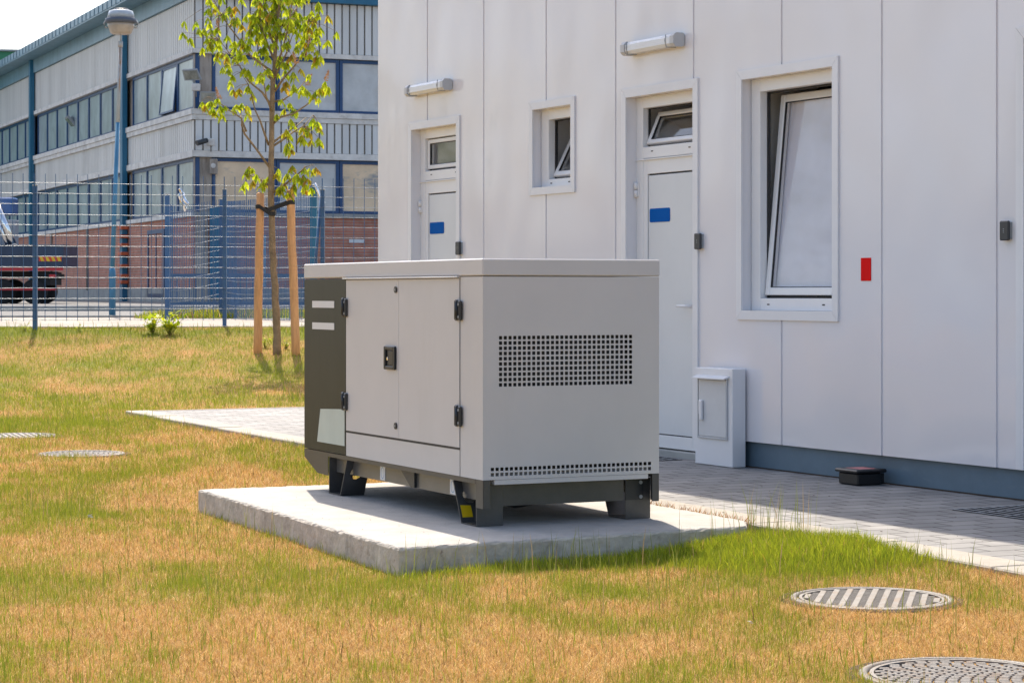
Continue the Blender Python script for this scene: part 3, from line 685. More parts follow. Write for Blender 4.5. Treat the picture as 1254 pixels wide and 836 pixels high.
def interior(par,x0,x1,z0,z1,d=.9,name='dark_room'):
    m=MB();y0=.165;y1=y0+d;e=.12
    X0,X1,Z0,Z1=x0,x1,z0,z1
    v=[(X0,y0,Z0),(X1,y0,Z0),(X1,y0,Z1),(X0,y0,Z1),(X0-e,y1,Z0-e),(X1+e,y1,Z0-e),(X1+e,y1,Z1+e),(X0-e,y1,Z1+e)]
    m.add(v,[(4,5,6,7)],mi=1);m.add(v,[(0,4,7,3),(1,2,6,5),(3,7,6,2),(0,1,5,4)],mi=0)
    m.build(name,[ROOM,M('dark_room_back',(.06,.06,.065),rough=.9)],par)
def sash(par,x0,x1,z0,z1,w,tilt,blind=False,yb=.125,gap=.0):
    T=Matrix.Translation((0,yb,z0))@Matrix.Rotation(-tilt,4,'X')@Matrix.Translation((0,-yb,-z0))
    m=MB();m.T=T;frame_boxes(m,x0,x1,z0,z1,w,yb-.022,yb+.03,.005);s=m.build('sash',PVC,par)
    m=MB();m.T=T;frame_boxes(m,x0+w,x1-w,z0+w,z1-w,.006,yb-.015,yb+.0,.001);m.build('glazing_seal',DARKGAP,par)
    m=MB();m.T=T;m.box(x0+w,x1-w,yb-.006,yb-.002,z0+w,z1-w);m.build('pane',GLASS,par)
    if blind:
        m=MB();m.T=T;m.box(x0+w-.01,x1-w+.01,yb+.034,yb+.038,z0+w-.01,z1-w+.01);m.build('blind',BLIND,par)
def window(xo0,xo1,zo0,zo1,tw,fx0,fx1,fz0,fz1,tilt,blind,label=None):
    """trim outer box, opening of the fixed frame"""
    m=MB();ring(m,xo0,xo1,zo0,zo1,tw,-.014,-.0005)
    par=m.build('window',WT,bld)
    hx0,hx1,hz0,hz1=xo0+tw,xo1-tw,zo0+tw,zo1-tw
    m=MB();y0,y1=.070,.130
    m.box(hx0,fx0,y0,y1,hz0,hz1,bev=.003);m.box(fx1,hx1,y0,y1,hz0,hz1,bev=.003);m.box(fx0,fx1,y0,y1,fz1,hz1,bev=.003);m.box(fx0,fx1,y0,y1,hz0,fz0,bev=.003)
    L_=(fx1-fx0)
    for q in (.12,.88): m.box(fx0+L_*q-.013,fx0+L_*q+.013,y0-.003,y0+.001,(hz0+fz0)/2-.004,(hz0+fz0)/2+.004,mi=1)
    m.build('frame',[PVC,DARKGAP],par)
    m=MB();frame_boxes(m,fx0,fx1,fz0,fz1,.012,.131,.150,0);m.build('seal',DARKGAP,par)
    sash(par,fx0+.008,fx1-.008,fz0+.02,fz1-.012,.052 if blind else .042,tilt,blind)
    interior(par,hx0,hx1,hz0,hz1,.55 if blind else .8)
    return par
window(5.943,7.110,1.013,2.727,.063,6.112,6.945,1.160,2.577,R(5.6),True)
window(2.947,3.690,1.984,2.736,.061,3.130,3.512,2.110,2.590,R(27),False)
def door(a,b2,tilt,handle=True):
    m=MB();ring(m,a-.065,b2+.065,.178,2.725,.065,-.014,-.0005,bottom=False)
    par=m.build('door',WT,bld)
    hx0,hx1=a,b2;y0,y1=.080,.130;fx0,fx1=a+.095,b2-.095;tz0,tz1=2.286,2.577
    m=MB();m.box(hx0,fx0,y0,y1,.05,2.66,bev=.003);m.box(fx1,hx1,y0,y1,.05,2.66,bev=.003);m.box(fx0,fx1,y0,y1,tz1,2.66,bev=.003);m.box(fx0,fx1,y0,y1,2.20,tz0,bev=.003)
    m.box(fx0+.12,fx0+.145,y0-.003,y0+.001,2.247,2.254,mi=1);m.box(fx1-.10,fx1-.075,y0-.003,y0+.001,2.247,2.254,mi=1)
    m.box(hx0+.006,hx1-.006,y0-.012,y0-.0005,2.186,2.196,bev=.002)
    m.build('frame',[PVC,DARKGAP],par)
    # leaf: stiles + inset sheet with a dark shadow gap on its upper and hinge edges
    px0,px1,pz0,pz1=a+.155,b2-.155,.148,2.083
    m=MB();m.box(hx0+.06,px0,y0+.002,y1,.055,2.195);m.box(px1,hx1-.06,y0+.002,y1,.055,2.195);m.box(px0,px1,y0+.002,y1,pz1,2.195);m.box(px0,px1,y0+.002,y1,.055,pz0)
    m.build('leaf',PVC,par) if False else None
    lf=MB()
    lf.box(fx0,px0,y0+.004,y1,.055,2.198,bev=.002);lf.box(px1,fx1,y0+.004,y1,.055,2.198,bev=.002);lf.box(px0,px1,y0+.004,y1,pz1,2.198,bev=.002);lf.box(px0,px1,y0+.004,y1,.055,pz0,bev=.002)
    lf.build('leaf_frame',PVC,par)
    g=MB();g.box(px0+.001,px1-.001,y0+.025,y0+.03,pz0+.001,pz1-.001);g.build('panel_gap',DARKGAP,par)
    g=MB();g.box(px0+.010,px1-.004,y0+.008,y0+.024,pz0+.008,pz1-.012,bev=.003);g.build('door_sheet',LEAF_DOOR,par)
    # sign plate (blank blue)
    cx=a+.325;g=MB();n=6;pts=[]
    for (sx,sz,st) in ((1,1,0),(-1,1,90),(-1,-1,180),(1,-1,270)):
        for k in range(5):
            t=R(st+k*22.5);pts.append((cx+sx*.125+.015*math.cos(t),1.772+sz*.036+.015*math.sin(t)))
    g.prism(pts,y0+.0035,y0+.0078);g.build('blue_sign',BLUE_SIGN,par)
    for zz in (1.97,.35): 
        g=MB();g.tube([(a+.018,y0-.012,zz-.055),(a+.018,y0-.012,zz-.002)],.016,10);g.tube([(a+.018,y0-.012,zz+.002),(a+.018,y0-.012,zz+.055)],.016,10);g.box(a+.018,a+.05,y0-.006,y0-.0005,zz-.05,zz+.05);g.build('hinge',PVC,par)
    g=MB();hx=b2-.125
    g.box(hx-.018,hx+.018,y0-.006,y0+.0035,1.0,1.18,bev=.004)
    g.tube([(hx,y0-.006,1.10),(hx,y0-.055,1.10),(hx-.012,y0-.062,1.10),(hx-.13,y0-.062,1.102)],[.011,.011,.012,.009],10)
    g.build('handle',WT,par)
    g=MB();g.box(hx-.006,hx+.006,y0-.0085,y0-.006,1.005,1.03);g.build('keyhole',DARKGAP,par)
    m=MB();frame_boxes(m,fx0,fx1,tz0,tz1,.008,.131,.146,0);m.build('seal',DARKGAP,par)
    sash(par,fx0+.006,fx1-.006,tz0+.018,tz1-.008,.036,tilt,False)
    interior(par,hx0,hx1,2.2,2.66,.7)
    return par
door(*DOORS[0],0.0);door(*DOORS[1],R(24));door(*DOORS[2],0.0)
# lamps on the wall
def wall_lamp(a,z,L_,label):
    t=on_wall('wall_lamp',a,0,z,label,'wall lamp','tubular lamps over the doors')
    def prof(r,sx0,sx1,m,mi=0,w=.098,hh=.096,b=.022):
        # octagon cross-section in y-z, extruded in x
        P=[(-.006,-hh/2+b*.5),(-.006,hh/2-b*.5),(-.02,hh/2),(-w+b,hh/2),(-w,hh/2-b),(-w,-hh/2+b),(-w+b,-hh/2),(-.02,-hh/2)]
        m.prism([(p[0]*1,p[1]*r) for p in P],sx0,sx1,'x',mi)
    m=MB();prof(1,.055,L_-.055,m,w=.094,hh=.088);m.build('diffuser',PRISM,t)
    for x0,x1 in ((0,.052),(L_-.052,L_)):
        m=MB();prof(1.04,x0,x1,m,w=.102);m.build('end_cap',GREYPL,t)
    m=MB();m.box(0.1,L_-.1,-.012,-.0005,-.03,.03);m.build('back_plate',GREYPL,t)
    for x in (.10,L_-.10):
        m=MB();m.tube([(x-.02,-.09,.047),(x-.02,-.099,.0),(x-.02,-.085,-.047),(x+.05,-.05,-.052)],.004,6);m.build('clip',GREYM,t)
wall_lamp(.780,3.003,.770,'grey-ended tubular lamp over the half hidden far door');wall_lamp(4.535,3.015,.738,'grey-ended tubular lamp over the door nearest the meter cabinet')
def reader(a,z,label):
    t=on_wall('door_reader',a,0,z,label,'card reader','black readers beside the doors')
    m=MB();m.box(-.0385,.0385,-.036,-.0148,-.057,.057,bev=.006);m.build('housing',ANTHR,t)
    m=MB();m.box(-.034,.034,-.0148,.0,-.05,.05);m.build('back_box',GREYM,t)
    m=MB()
    for k in range(3): m.box(-.005,.005,-.0368,-.0361,-.012+k*.010,-.008+k*.010)
    m.build('key_marks',GREYM,t)
reader(1.70,1.580,'dark card reader beside the door on the far left of the white wall');reader(5.478,1.563,'dark card reader beside the door above the meter cabinet');reader(8.735,1.558,'dark card reader near the right edge, past the red plate')
r=on_wall('red_plate',7.392,0,1.346,'small upright red plate on the wall right of the large window','plate')
m=MB();m.box(-.052,.052,-.004,-.0005,-.073,.073,bev=.001);m.build('plate',RED,r)
# meter cabinet
t=on_wall('meter_cabinet',5.83,0,0,'narrow white meter cabinet with hooded door standing against the wall','cabinet')
cw,cd,ch=.235,.125,.675
m=MB();m.box(-cw,cw,-cd,-.016,.0,ch,bev=.004);m.build('housing',WT,t)
m=MB();m.box(-.175,.165,-cd-.010,-cd-.0005,.20,.595,bev=.003);dd=m.build('door',M('cabinet_door_grey',(.60,.61,.62),rough=.35,var=.02),t)
m=MB();frame_boxes(m,-.190,.180,.185,.610,.012,-cd-.013,-cd-.0008,.002);m.build('door_frame',GREYPL,t)
m=MB();m.prism([(-cd-.0005,.625),(-cd-.05,.607),(-cd-.05,.600),(-cd-.0005,.610)],-.205,.195,'x');m.build('hood',WT,t)
m=MB();m.box(-.145,-.110,-cd-.030,-cd-.011,.31,.45,bev=.006);m.box(-.165,-.146,-cd-.020,-cd-.011,.35,.45,bev=.004);m.build('handle',WT,dd)
# bait box
t=on_wall('bait_box',7.50,.125,0,'low black plastic bait box on the paving against the plinth','box')
m=MB();m.box(-.10,.10,-.10,.085,0,.075,bev=.008);m.box(.02,.085,.085,.12,0,.07,bev=.004);m.build('tray',BAIT,t)
m=MB();m.box(-.118,.118,-.118,.118,.0755,.098,bev=.008);l=m.build('lid',BAIT,t)
m=MB();m.box(-.075,.075,-.065,.065,.0985,.0992);m.build('faded_sticker',M('faded_red_sticker',(.60,.22,.22),rough=.5,var=.15,scale=20),l)
# foot grates
def grate(a0,a1,label):
    t=on_wall('foot_grate',(a0+a1)/2,0,0,label,'grate','door foot grates set in the paving')
    hw=(a1-a0)/2
    m=MB();m.box(-hw,hw,-.68,-.03,-.002,.0015);m.build('pit',M('grate_pit_black',(.02,.02,.02),rough=1,spec=.0),t)  # flat near-black sheet under the bars
    m=MB();m.box(-hw,hw,-.690,-.675,.002,.004);m.box(-hw,hw,-.035,-.020,.002,.004);m.box(-hw,-hw+.015,-.675,-.035,.002,.004);m.box(hw-.015,hw,-.675,-.035,.002,.004);m.build('rim',GRATE,t)
    m=MB()
    for k in range(1,10): y=-.675+k*.64/10; m.box(-hw+.015,hw-.015,y-.009,y+.009,.002,.0032)
    for k in range(1,4): x=-hw+k*2*hw/4; m.box(x-.006,x+.006,-.675,-.035,.0034,.0042)
    m.build('bars',GRATE,t)
grate(4.58,5.28,'foot grate half hidden behind the generator by the cabinet');grate(9.06,9.90,'foot grate at the right edge of the photo')

SOIL=M('dark_soil',(.075,.05,.035),rough=1,var=.3,scale=40,bump=1,bscale=60)
# ------------------------------------------------------------------ manhole covers
def cover(x,y,r,kind,rot,label):
    z=float(terr(np.array([x]),np.array([y]))[0])-.006
    t=empty('manhole_cover',(x,y,z),rot,label,'manhole cover','manhole covers in the lawn')
    m=MB();m.lathe([(r+.001,.004),(r+.022,.012),(r+.045,.006),(r+.06,-.05)],seg=56);m.build('soil_collar',SOIL,t)
    m=MB();m.lathe([(r,-.05),(r,.012),(r-.008,.016),(r-.026,.016),(r-.030,.006),(r-.03,-.05)],seg=56);m.build('rim',IRON,t)
    m=MB();m.lathe([(r-.034,-.04),(r-.034,.002)],seg=56,smooth=False);d=m.build('disc',IROND,t)
    m=MB();rr=r-.036
    m.lathe([(rr,.001),(rr,.014),(rr-.014,.014),(rr-.014,.001)],seg=56,smooth=False)
    q=rr-.014
    if kind==0:
        p=.052;k=-int(q/p)
        while k*p<q:
            xx=k*p;hl=math.sqrt(max(0,q*q-(abs(xx)+.013)**2))
            if hl>.03: m.box(xx-.013,xx+.013,-hl,hl,.001,.014,bev=.002)
            xm=xx+p/2;hl=math.sqrt(max(0,q*q-(abs(xm)+.01)**2));yy=-hl+.01
            while yy<hl-.012: m.box(xm-.013,xm+.013,yy,yy+.010,.001,.0115,mi=1);yy+=.020
            k+=1
    else:
        p=.027;j=-int(q/p)
        while j*p<q:
            yy=j*p;hl=math.sqrt(max(0,q*q-(abs(yy)+.011)**2));xx=-hl+(.022 if j%2 else 0)
            while xx<hl-.02: m.box(xx,min(xx+.034,hl),yy-.009,yy+.009,.001,.013,bev=.002);xx+=.043
            j+=1
    m.build('tread_pattern',[IRON,IRONR],d)
LB=['ribbed manhole cover in dry grass below the kerb, second nearest','chequered manhole cover cut by the bottom right corner of the photo','grey manhole cover on the left, nearer of the two there','pale manhole cover touching the left edge, farthest of all']
for (cx,cy,r,kd),lb,ro in zip(COVERS,LB,(R(-13),R(8),R(-15),R(20))): cover(cx,cy,r,kd,ro,lb)
def scrap(x,y,s,label):
    z=float(terr(np.array([x]),np.array([y]))[0])+.02;m=MB()
    P=[(random.uniform(-s,s),random.uniform(-s,s)*.6,random.uniform(0,s)) for _ in range(7)]
    m.add(P,[(0,1,2),(1,3,2),(2,3,4),(4,5,3),(5,6,4)]);o=m.build('paper_scrap',LABELW);o.location=(x,y,z);tag(o,label,'litter','paper scraps in the grass')
scrap((917-627)/2700*8.17,8.17,.018,'crumpled white paper scrap in dry grass above the nearest cover');scrap((111-627)/2700*12.36,12.36,.02,'tiny white paper scrap in the grass left of the slab')

m=MB()
for k in range(70):
    t=random.random();q=K0+KU*random.uniform(-2.4,2.6)+KN*(random.uniform(.02,.26)+random.random()**2*1.2);s_=random.uniform(.003,.009);a=random.uniform(0,6.3);z0=.006
    m.add([(q.x+s_*math.cos(a+u),q.y+s_*math.sin(a+u),z0+random.uniform(0,.004)) for u in (0,1.7,3.1,4.9)],[(0,1,2,3)])
for k in range(60):
    u,v=random.uniform(.1,.9),random.random()**2*.6+.05;q=SB.lerp(SA,u)+(SC-SB)*v;s_=random.uniform(.002,.006);a=random.uniform(0,6.3)
    m.add([(q.x+s_*math.cos(a+w_),q.y+s_*math.sin(a+w_),.023+random.uniform(0,.003)) for w_ in (0,1.7,3.1,4.9)],[(0,1,2,3)])
tag(m.build('dry_crumbs',SOIL),'tiny brown crumbs and leaf bits on the slab, kerb and paving','debris',kind='stuff')
# ------------------------------------------------------------------ young tree with stakes
TYY=29.0
def tz(y): return HC-(y-358)*TYY/2700
def tx(x): return (x-627)*TYY/2700
ox,oz=tx(338.5),float(terr(np.array([tx(338.5)]),np.array([TYY]))[0])
tree=empty('young_chestnut_tree',(ox,TYY,oz),0,'young horse chestnut tree tied between two wooden stakes','tree')
def TP(x,y,d=0): return Vector((tx(x)-ox,d,tz(y)-oz))
trunk_pts=[(339.5,436),(339,400),(336.5,350),(334.5,320),(333.5,280),(332,240),(332,200),(333,150),(334,100),(337,70),(340,30),(342,0),(343,-45),(341,-90)]
m=MB();rad=[.056,.052,.048,.046,.044,.042,.039,.035,.032,.027,.021,.017,.011,.005]
tp=[];tr=[]
for i in range(len(trunk_pts)-1):
    for k in range(3):
        f=k/3;a=trunk_pts[i];b2=trunk_pts[i+1];p=TP(a[0]+(b2[0]-a[0])*f,a[1]+(b2[1]-a[1])*f);p.x+=random.uniform(-.006,.006);p.y+=random.uniform(-.006,.006);tp.append(p);tr.append((rad[i]+(rad[i+1]-rad[i])*f)*random.uniform(.94,1.07))
tp[0].z=-.1
m.tube(tp,tr,10);m.build('trunk',BARK,tree)
BR=[[(331,206),(316,185),(301,165),(298,155),(299,147),(285,138),(272,128),(262,122)],[(300,160),(292,142),(290,132)],[(329,178),(324,163),(319,148),(313,135),(309,118),(305,104),(296,90)],
[(331,128),(322,114),(305,100),(295,82),(282,66),(272,52)],[(333,88),(322,80),(308,70),(296,52),(284,36),(274,22),(268,8)],[(333,180),(349,168),(358,160),(370,152),(380,138)],[(333,176),(346,163),(360,152),(370,140)],
[(334,152),(344,144),(360,140),(376,130),(390,118),(398,108)],[(336,112),(348,98),(362,84),(374,72),(382,62)],[(337,84),(346,66),(352,48),(358,28),(362,4),(366,-20)],[(335,72),(326,52),(319,34),(314,14),(306,-12)],
[(341,34),(350,24),(358,10),(368,-14)],[(333,125),(346,122),(362,110),(372,98)],[(334,100),(322,84),(312,66)],[(338,60),(326,34),(322,10),(318,-20)],[(334,236),(350,226),(364,216),(376,206),(384,204)],[(332,229),(318,220),(305,214),(298,210)],
[(341,20),(334,0),(328,-25),(322,-45)],[(342,0),(352,-22),(358,-48)],[(374,72),(378,50),(380,30)],[(339,45),(352,38),(366,20)],[(342,-30),(350,-60)],[(342,-35),(332,-62)],[(334,140),(328,120),(326,96)],[(296,52),(284,58),(274,62)],[(336,96),(352,66),(362,40)]]
CL=[(266,10),(256,26),(250,36),(262,48),(252,58),(262,62),(276,18),(282,8),(290,26),(272,50),(284,46),(278,66),(268,58),(282,78),(276,86),(288,92),(294,66),(300,54),(308,50),(300,88),(310,90),(318,88),(322,96),(326,104),
(294,110),(304,106),(308,112),(262,128),(272,122),(258,134),(282,132),(290,124),(276,140),(300,132),(268,140),(296,18),(302,8),(312,6),(322,12),(330,4),(340,10),(318,24),(326,28),(334,22),(346,20),(352,8),(362,12),(310,22),(302,36),
(306,62),(316,56),(330,66),(346,70),(340,50),(356,52),(364,30),(372,26),(380,20),(388,18),(390,34),(384,46),(376,38),(366,44),(370,58),(382,62),(394,38),(352,74),(364,90),(358,100),(370,104),(376,92),(356,108),(344,122),(348,136),
(360,134),(354,148),(366,152),(374,150),(380,142),(386,152),(376,112),(384,118),(392,112),(400,104),(406,108),(352,158),(350,176),(364,164),(378,168),(354,182),(388,172),(348,84),(336,86),(390,72),(398,76),
(296,208),(304,204),(312,214),(318,222),(298,222),(326,218),(340,212),(350,220),(358,206),(366,212),(372,218),(380,206),(364,226),(376,224),(350,228),(388,204),(382,232),(344,230),
(310,-10),(324,-14),(338,-8),(352,-14),(366,-8),(318,-34),(332,-40),(346,-36),(360,-30),(340,-60),(352,-66),(330,-64),(344,-84),(336,-78),(322,2),(344,0),(334,14),(350,28),(342,36),(356,22),(328,36),(316,40),(350,-2),(360,2)]
allp=[]
m=MB()
for i,b2 in enumerate(BR):
    dd=random.choice([-1,1])*random.uniform(.15,.55);n=len(b2);P=[];Rr=[]
    L0=len(b2)
    for k,(x,y) in enumerate(b2):
        t=k/(n-1);P.append(TP(x,y,dd*t)+Vector((0,random.uniform(-.02,.02),0)));Rr.append(.014*(1-t)+.0035)
        allp.append(P[-1])
    if i in (1,24): P[0].y=.12
    m.tube(P,Rr,6)
tw=MB();lf=MB();lcol=[]
fl=MB()
def leaflet(base,dir_,L_,W,c):
    d=dir_.normalized();side=d.cross(Vector((random.uniform(-1,1),random.uniform(-1,1),.3))).normalized();nn=d.cross(side)
    pts=[base,base+d*L_*.35+side*W*.38+nn*.004,base+d*L_*.68+side*W*.5-nn*.006,base+d*L_,base+d*L_*.68-side*W*.5-nn*.006,base+d*L_*.35-side*W*.38+nn*.004]
    pts[2].z-=L_*.04;pts[3].z-=L_*.10;pts[4].z-=L_*.04
    mid=base+d*L_*.55-nn*.012
    lf.add(pts+[mid],[(0,1,6),(1,2,6),(2,3,6),(3,4,6),(4,5,6),(5,0,6)])
    lcol.extend([c]*6+[tuple(q*.9 for q in c)])
for (x,y) in CL:
    for rep in range(4 if y<45 else 3 if y<70 else 2):
        px,py=x+random.uniform(-3,3)+rep*random.uniform(-9,9),y+random.uniform(-3,3)+rep*random.uniform(-7,7)
        q=TP(px,py);near=min(allp,key=lambda p:(p.x-q.x)**2+(p.z-q.z)**2)
        q.y=near.y+random.uniform(-.12,.12)
        st=near.lerp(q,.5)+Vector((0,0,.02));tw.tube([near,st,q],[.004,.003,.0018],4,caps=False)
        nl=random.choice((5,6,7));a0=random.uniform(0,6.3);red=random.random()<(.34 if y>95 else .12)
        for k in range(nl):
            a=a0+2*math.pi*k/nl*.9;dv=Vector((math.cos(a)*.42,math.sin(a)*.42,-random.uniform(.55,1.1)))
            base=Vector((.22,.33,.012)).lerp(Vector((.62,.66,.03)),random.random())
            if red and random.random()<.6: base=base.lerp(Vector((.42,.20,.03)),random.uniform(.3,.9))
            leaflet(q,dv,random.uniform(.075,.150),random.uniform(.030,.052),tuple(base))
m.v+=[];o_=len(m.v);m.v+=tw.v;m.f+=[tuple(i+o_ for i in f) for f in tw.f];m.mi+=tw.mi;m.sm+=tw.sm;m.build('branches',BARK,tree)
lo=lf.build('leaves',LEAF,tree);ca=lo.data.color_attributes.new('Col','FLOAT_COLOR','POINT')
ca.data.foreach_set('color',[v for c in lcol for v in (*c,1)]);lo['kind']='stuff'
FLM=M('dried_flower_spike',(.52,.30,.17),rough=.9,var=.2,scale=30)
for (x,y) in ((273,118),(322,32),(371,24),(384,58),(367,76),(375,97),(400,96),(269,34)):
    q=TP(x,y);near=min(allp,key=lambda p:(p.x-q.x)**2+(p.z-q.z)**2);q.y=near.y;fl=MB();lean=random.uniform(-.06,.06)
    for k in range(46):
        t=random.random();a=random.uniform(0,6.3);r=.030*(1-t*.8);c=q+Vector((math.cos(a)*r+lean*t,math.sin(a)*r,-.06+.15*t));s=random.uniform(.006,.011)
        fl.add([c+Vector((-s,0,-s)),c+Vector((s,.3*s,-s)),c+Vector((0,s,s)),c+Vector((0,-s,s*.6))],[(0,1,2),(0,1,3),(1,2,3),(0,2,3)])
    fl.tube([near,q+Vector((0,0,-.06)),q+Vector((lean,0,.09))],[.004,.003,.0015],4);fl.build('flower_spike',FLM,tree)
def stake(xt,yt,xb,dy,label):
    base=Vector((tx(xb),TYY+dy,float(terr(np.array([tx(xb)]),np.array([TYY+dy]))[0])))
    t=empty('tree_stake',tuple(base),0,label,'stake','wooden stakes holding the young tree')
    top=Vector((tx(xt),TYY+dy*.6,tz(yt)))-base
    P=[Vector((0,0,-.2))];Rr=[.058]
    for k in range(1,9): P.append(Vector((0,0,0)).lerp(top,k/8)+Vector((random.uniform(-.005,.005),0,0)));Rr.append(.058-.006*k/8+random.uniform(-.0015,.0015))
    P.append(top+(top.normalized()*.015));Rr.append(.035)
    m=MB();m.tube(P,Rr,14);m.build('post',WOOD,t)
    m=MB();q=top*.93;m.tube([q+Vector((-.054,0,0)),q+Vector((-.058,0,0))],.006,8);m.build('nail',GREYM,t)
    return base+top
s1=stake(318.2,237,314,.12,'round pine stake left of the young tree trunk');s2=stake(355.8,234,363.5,-.08,'slightly leaning pine stake right of the young tree trunk')
def band(P,wd,th):
    m=MB();vs=[];n=len(P)
    for i,p in enumerate(P):
        d=(P[min(i+1,n-1)]-P[max(i-1,0)]);nn=Vector((d.y,-d.x,0)).normalized()*th/2
        for s,w_ in ((1,-1),(1,1),(-1,1),(-1,-1)): vs.append(p+nn*s+Vector((0,0,w_*wd/2)))
    fs=[(4*i+k,4*i+(k+1)%4,4*i+4+(k+1)%4,4*i+4+k) for i in range(n-1) for k in range(4)]+[(0,1,2,3),(4*n-4,4*n-1,4*n-2,4*n-3)]
    m.add(vs,fs);return m
def loop(cx,cy,r,z,a0,a1,n=10): return [Vector((cx+r*math.cos(R(a0+(a1-a0)*k/n)),cy+r*math.sin(R(a0+(a1-a0)*k/n)),z)) for k in range(n+1)]
w1=Vector((tx(317.8),TYY+.075,tz(253)));w2=Vector((tx(356.2),TYY-.05,tz(248)));tk=Vector((tx(333),TYY,0))
P=loop(w1.x,w1.y,.062,w1.z,90,270)+[Vector((tk.x-.02,tk.y-.055,tz(262))),Vector((tk.x+.045,tk.y-.045,tz(262)))]+[Vector((tk.x+.055,tk.y+.03,tz(260))),Vector((tk.x-.03,tk.y+.055,tz(257))),Vector((w1.x+.05,w1.y+.04,w1.z-.02))]
o=band(P,.055,.006).build('tree_tie',STRAP);tag(o,'black rubber tie looping the trunk to the left stake','tie','black tree ties')
P=loop(w2.x,w2.y,.058,w2.z,90,-90)+[Vector((tk.x+.06,tk.y-.058,tz(254))),Vector((tk.x-.03,tk.y-.062,tz(257))),Vector((tk.x-.062,tk.y+.0,tz(257))),Vector((tk.x,tk.y+.055,tz(255))),Vector((w2.x-.05,w2.y+.05,w2.z))]
o=band(P,.055,.006).build('tree_tie',STRAP);tag(o,'black rubber tie running from the trunk to the right stake','tie','black tree ties')
# trees left of the photo that the window glass and the glossy wall mirror
m=MB();lc=[]
for (cx,cy,hh) in ((-16,13,7.5),(-19,19,6.0),(-21,27,8.0),(-17,33,5.5)):
    m.tube([(cx,cy,-.3),(cx+.1,cy,hh*.5),(cx,cy+.1,hh*.9)],[.16,.11,.03],8,mi=1);lc+= [(.1,.08,.05)]*24
    for q in range(2600):
        u=Vector((random.gauss(0,1),random.gauss(0,1),random.gauss(0,1))).normalized()*random.uniform(.4,1)**.5
        lump=1+.25*math.sin(u.x*5+cx)*math.cos(u.z*6)
        p=Vector((cx+u.x*2.0*lump,cy+u.y*2.0*lump,hh*.62+u.z*hh*.38*lump));s_=random.uniform(.05,.11)
        d=Vector((random.uniform(-1,1),random.uniform(-1,1),random.uniform(-1,1))).normalized();e=d.cross(Vector((.3,.5,.8))).normalized()
        m.add([p,p+d*s_+e*s_*.4,p+d*s_*2,p+d*s_-e*s_*.4],[(0,1,2,3)]);lc+=[(.10*random.uniform(.6,1.4),.16*random.uniform(.7,1.3),.04)]*4
o=m.build('garden_trees',[LEAF,BARK]);ca=o.data.color_attributes.new('Col','FLOAT_COLOR','POINT');ca.data.foreach_set('color',[v for c in lc for v in (*c,1)])
tag(o,'leafy trees left of the picture, seen mirrored in the window glass','trees',kind='stuff')
# leafy weeds
def weed(x,y,s,label,n=26):
    z=float(terr(np.array([x]),np.array([y]))[0]);t=empty('weed',(x,y,z),0,label,'weed','bright weeds along the fence foot')
    m=MB();lcl=[];st=MB()
    for k in range(n//4):
        a=random.uniform(0,6.3);tip=Vector((math.cos(a)*s*.8*random.random(),math.sin(a)*s*.4,s*random.uniform(.35,1.1)));st.tube([Vector((0,0,-.02)),tip*.5,tip],[.004,.003,.002],4)
        for j in range(5):
            p=tip*random.uniform(.35,1);d=Vector((random.uniform(-1,1),random.uniform(-1,1),random.uniform(-.2,.7))).normalized();sd_=d.cross(Vector((0,0,1))).normalized();L_=s*random.uniform(.20,.36)
            m.add([p,p+d*L_*.5+sd_*L_*.35,p+d*L_,p+d*L_*.5-sd_*L_*.35],[(0,1,2,3)]);c=Vector((.30,.42,.02)).lerp(Vector((.68,.66,.03)),random.random());lcl.extend([tuple(c)]*4)
    o=m.build('leaves',LEAF,t);ca=o.data.color_attributes.new('Col','FLOAT_COLOR','POINT');ca.data.foreach_set('color',[v for c in lcl for v in (*c,1)])
    st.build('stems',M('weed_stem',(.2,.2,.05),rough=.8),t)
weed((187-627)/2700*30.7,30.7,.27,'bushy bright green weed at the fence foot, left one of a close pair',90);weed((208-627)/2700*30.6,30.6,.30,'bushy bright green weed at the fence foot, right one of a close pair',100)
weed((98-627)/2700*30.9,30.9,.13,'small weed at the fence foot well left of the paired weeds');weed((30-627)/2700*31,31.0,.14,'small weed nearest the left edge at the fence foot')
weed((325-627)/2700*29.5,29.5,.12,'low weed right beside the left tree stake',50);weed((350-627)/2700*29.4,29.4,.10,'low weed between the trunk and the right stake',50)

# ------------------------------------------------------------------ fences
def fence_panel(par,A,B,z0,z1,dv,dh,wv,wh,spike=.14,bow=0,warp=(0,0),mt=FWIRE,top_extra=True):
    """wire mesh from A to B (2D, relative to par)"""
    m=MB();A=Vector(A);B=Vector(B);L_=(B-A).length;n=int(L_/dv);d=(B-A).normalized();nn=Vector((-d.y,d.x))
    def pos(t): 
        p=A.lerp(B,t)+nn*bow*math.sin(math.pi*t);return p
    def wz(t): return warp[0]*(1-t)+warp[1]*t-abs(bow)*.25*math.sin(math.pi*t)
    for i in range(n+1):
        t=i/n;p=pos(t);w_=wz(t);m.tube([(p.x+random.uniform(-.004,.004),p.y,z0+w_-.02),(p.x+random.uniform(-.006,.006),p.y,z1+w_+spike)],wv,4,smooth=False,caps=False,mi=0)
    k=int(round((z1-z0)/dh))
    for j in range(k+1):
        z=z0+(z1-z0)*j/k
        P=[];
        for q in range(13):
            t=q/12;p=pos(t);P.append((p.x-nn.x*(wv+wh),p.y-nn.y*(wv+wh),z+wz(t)+random.uniform(-.003,.003)))
        m.tube(P,wh,5,caps=False,mi=1)
    return m.build('mesh_panel',[FBLUE,mt],par)
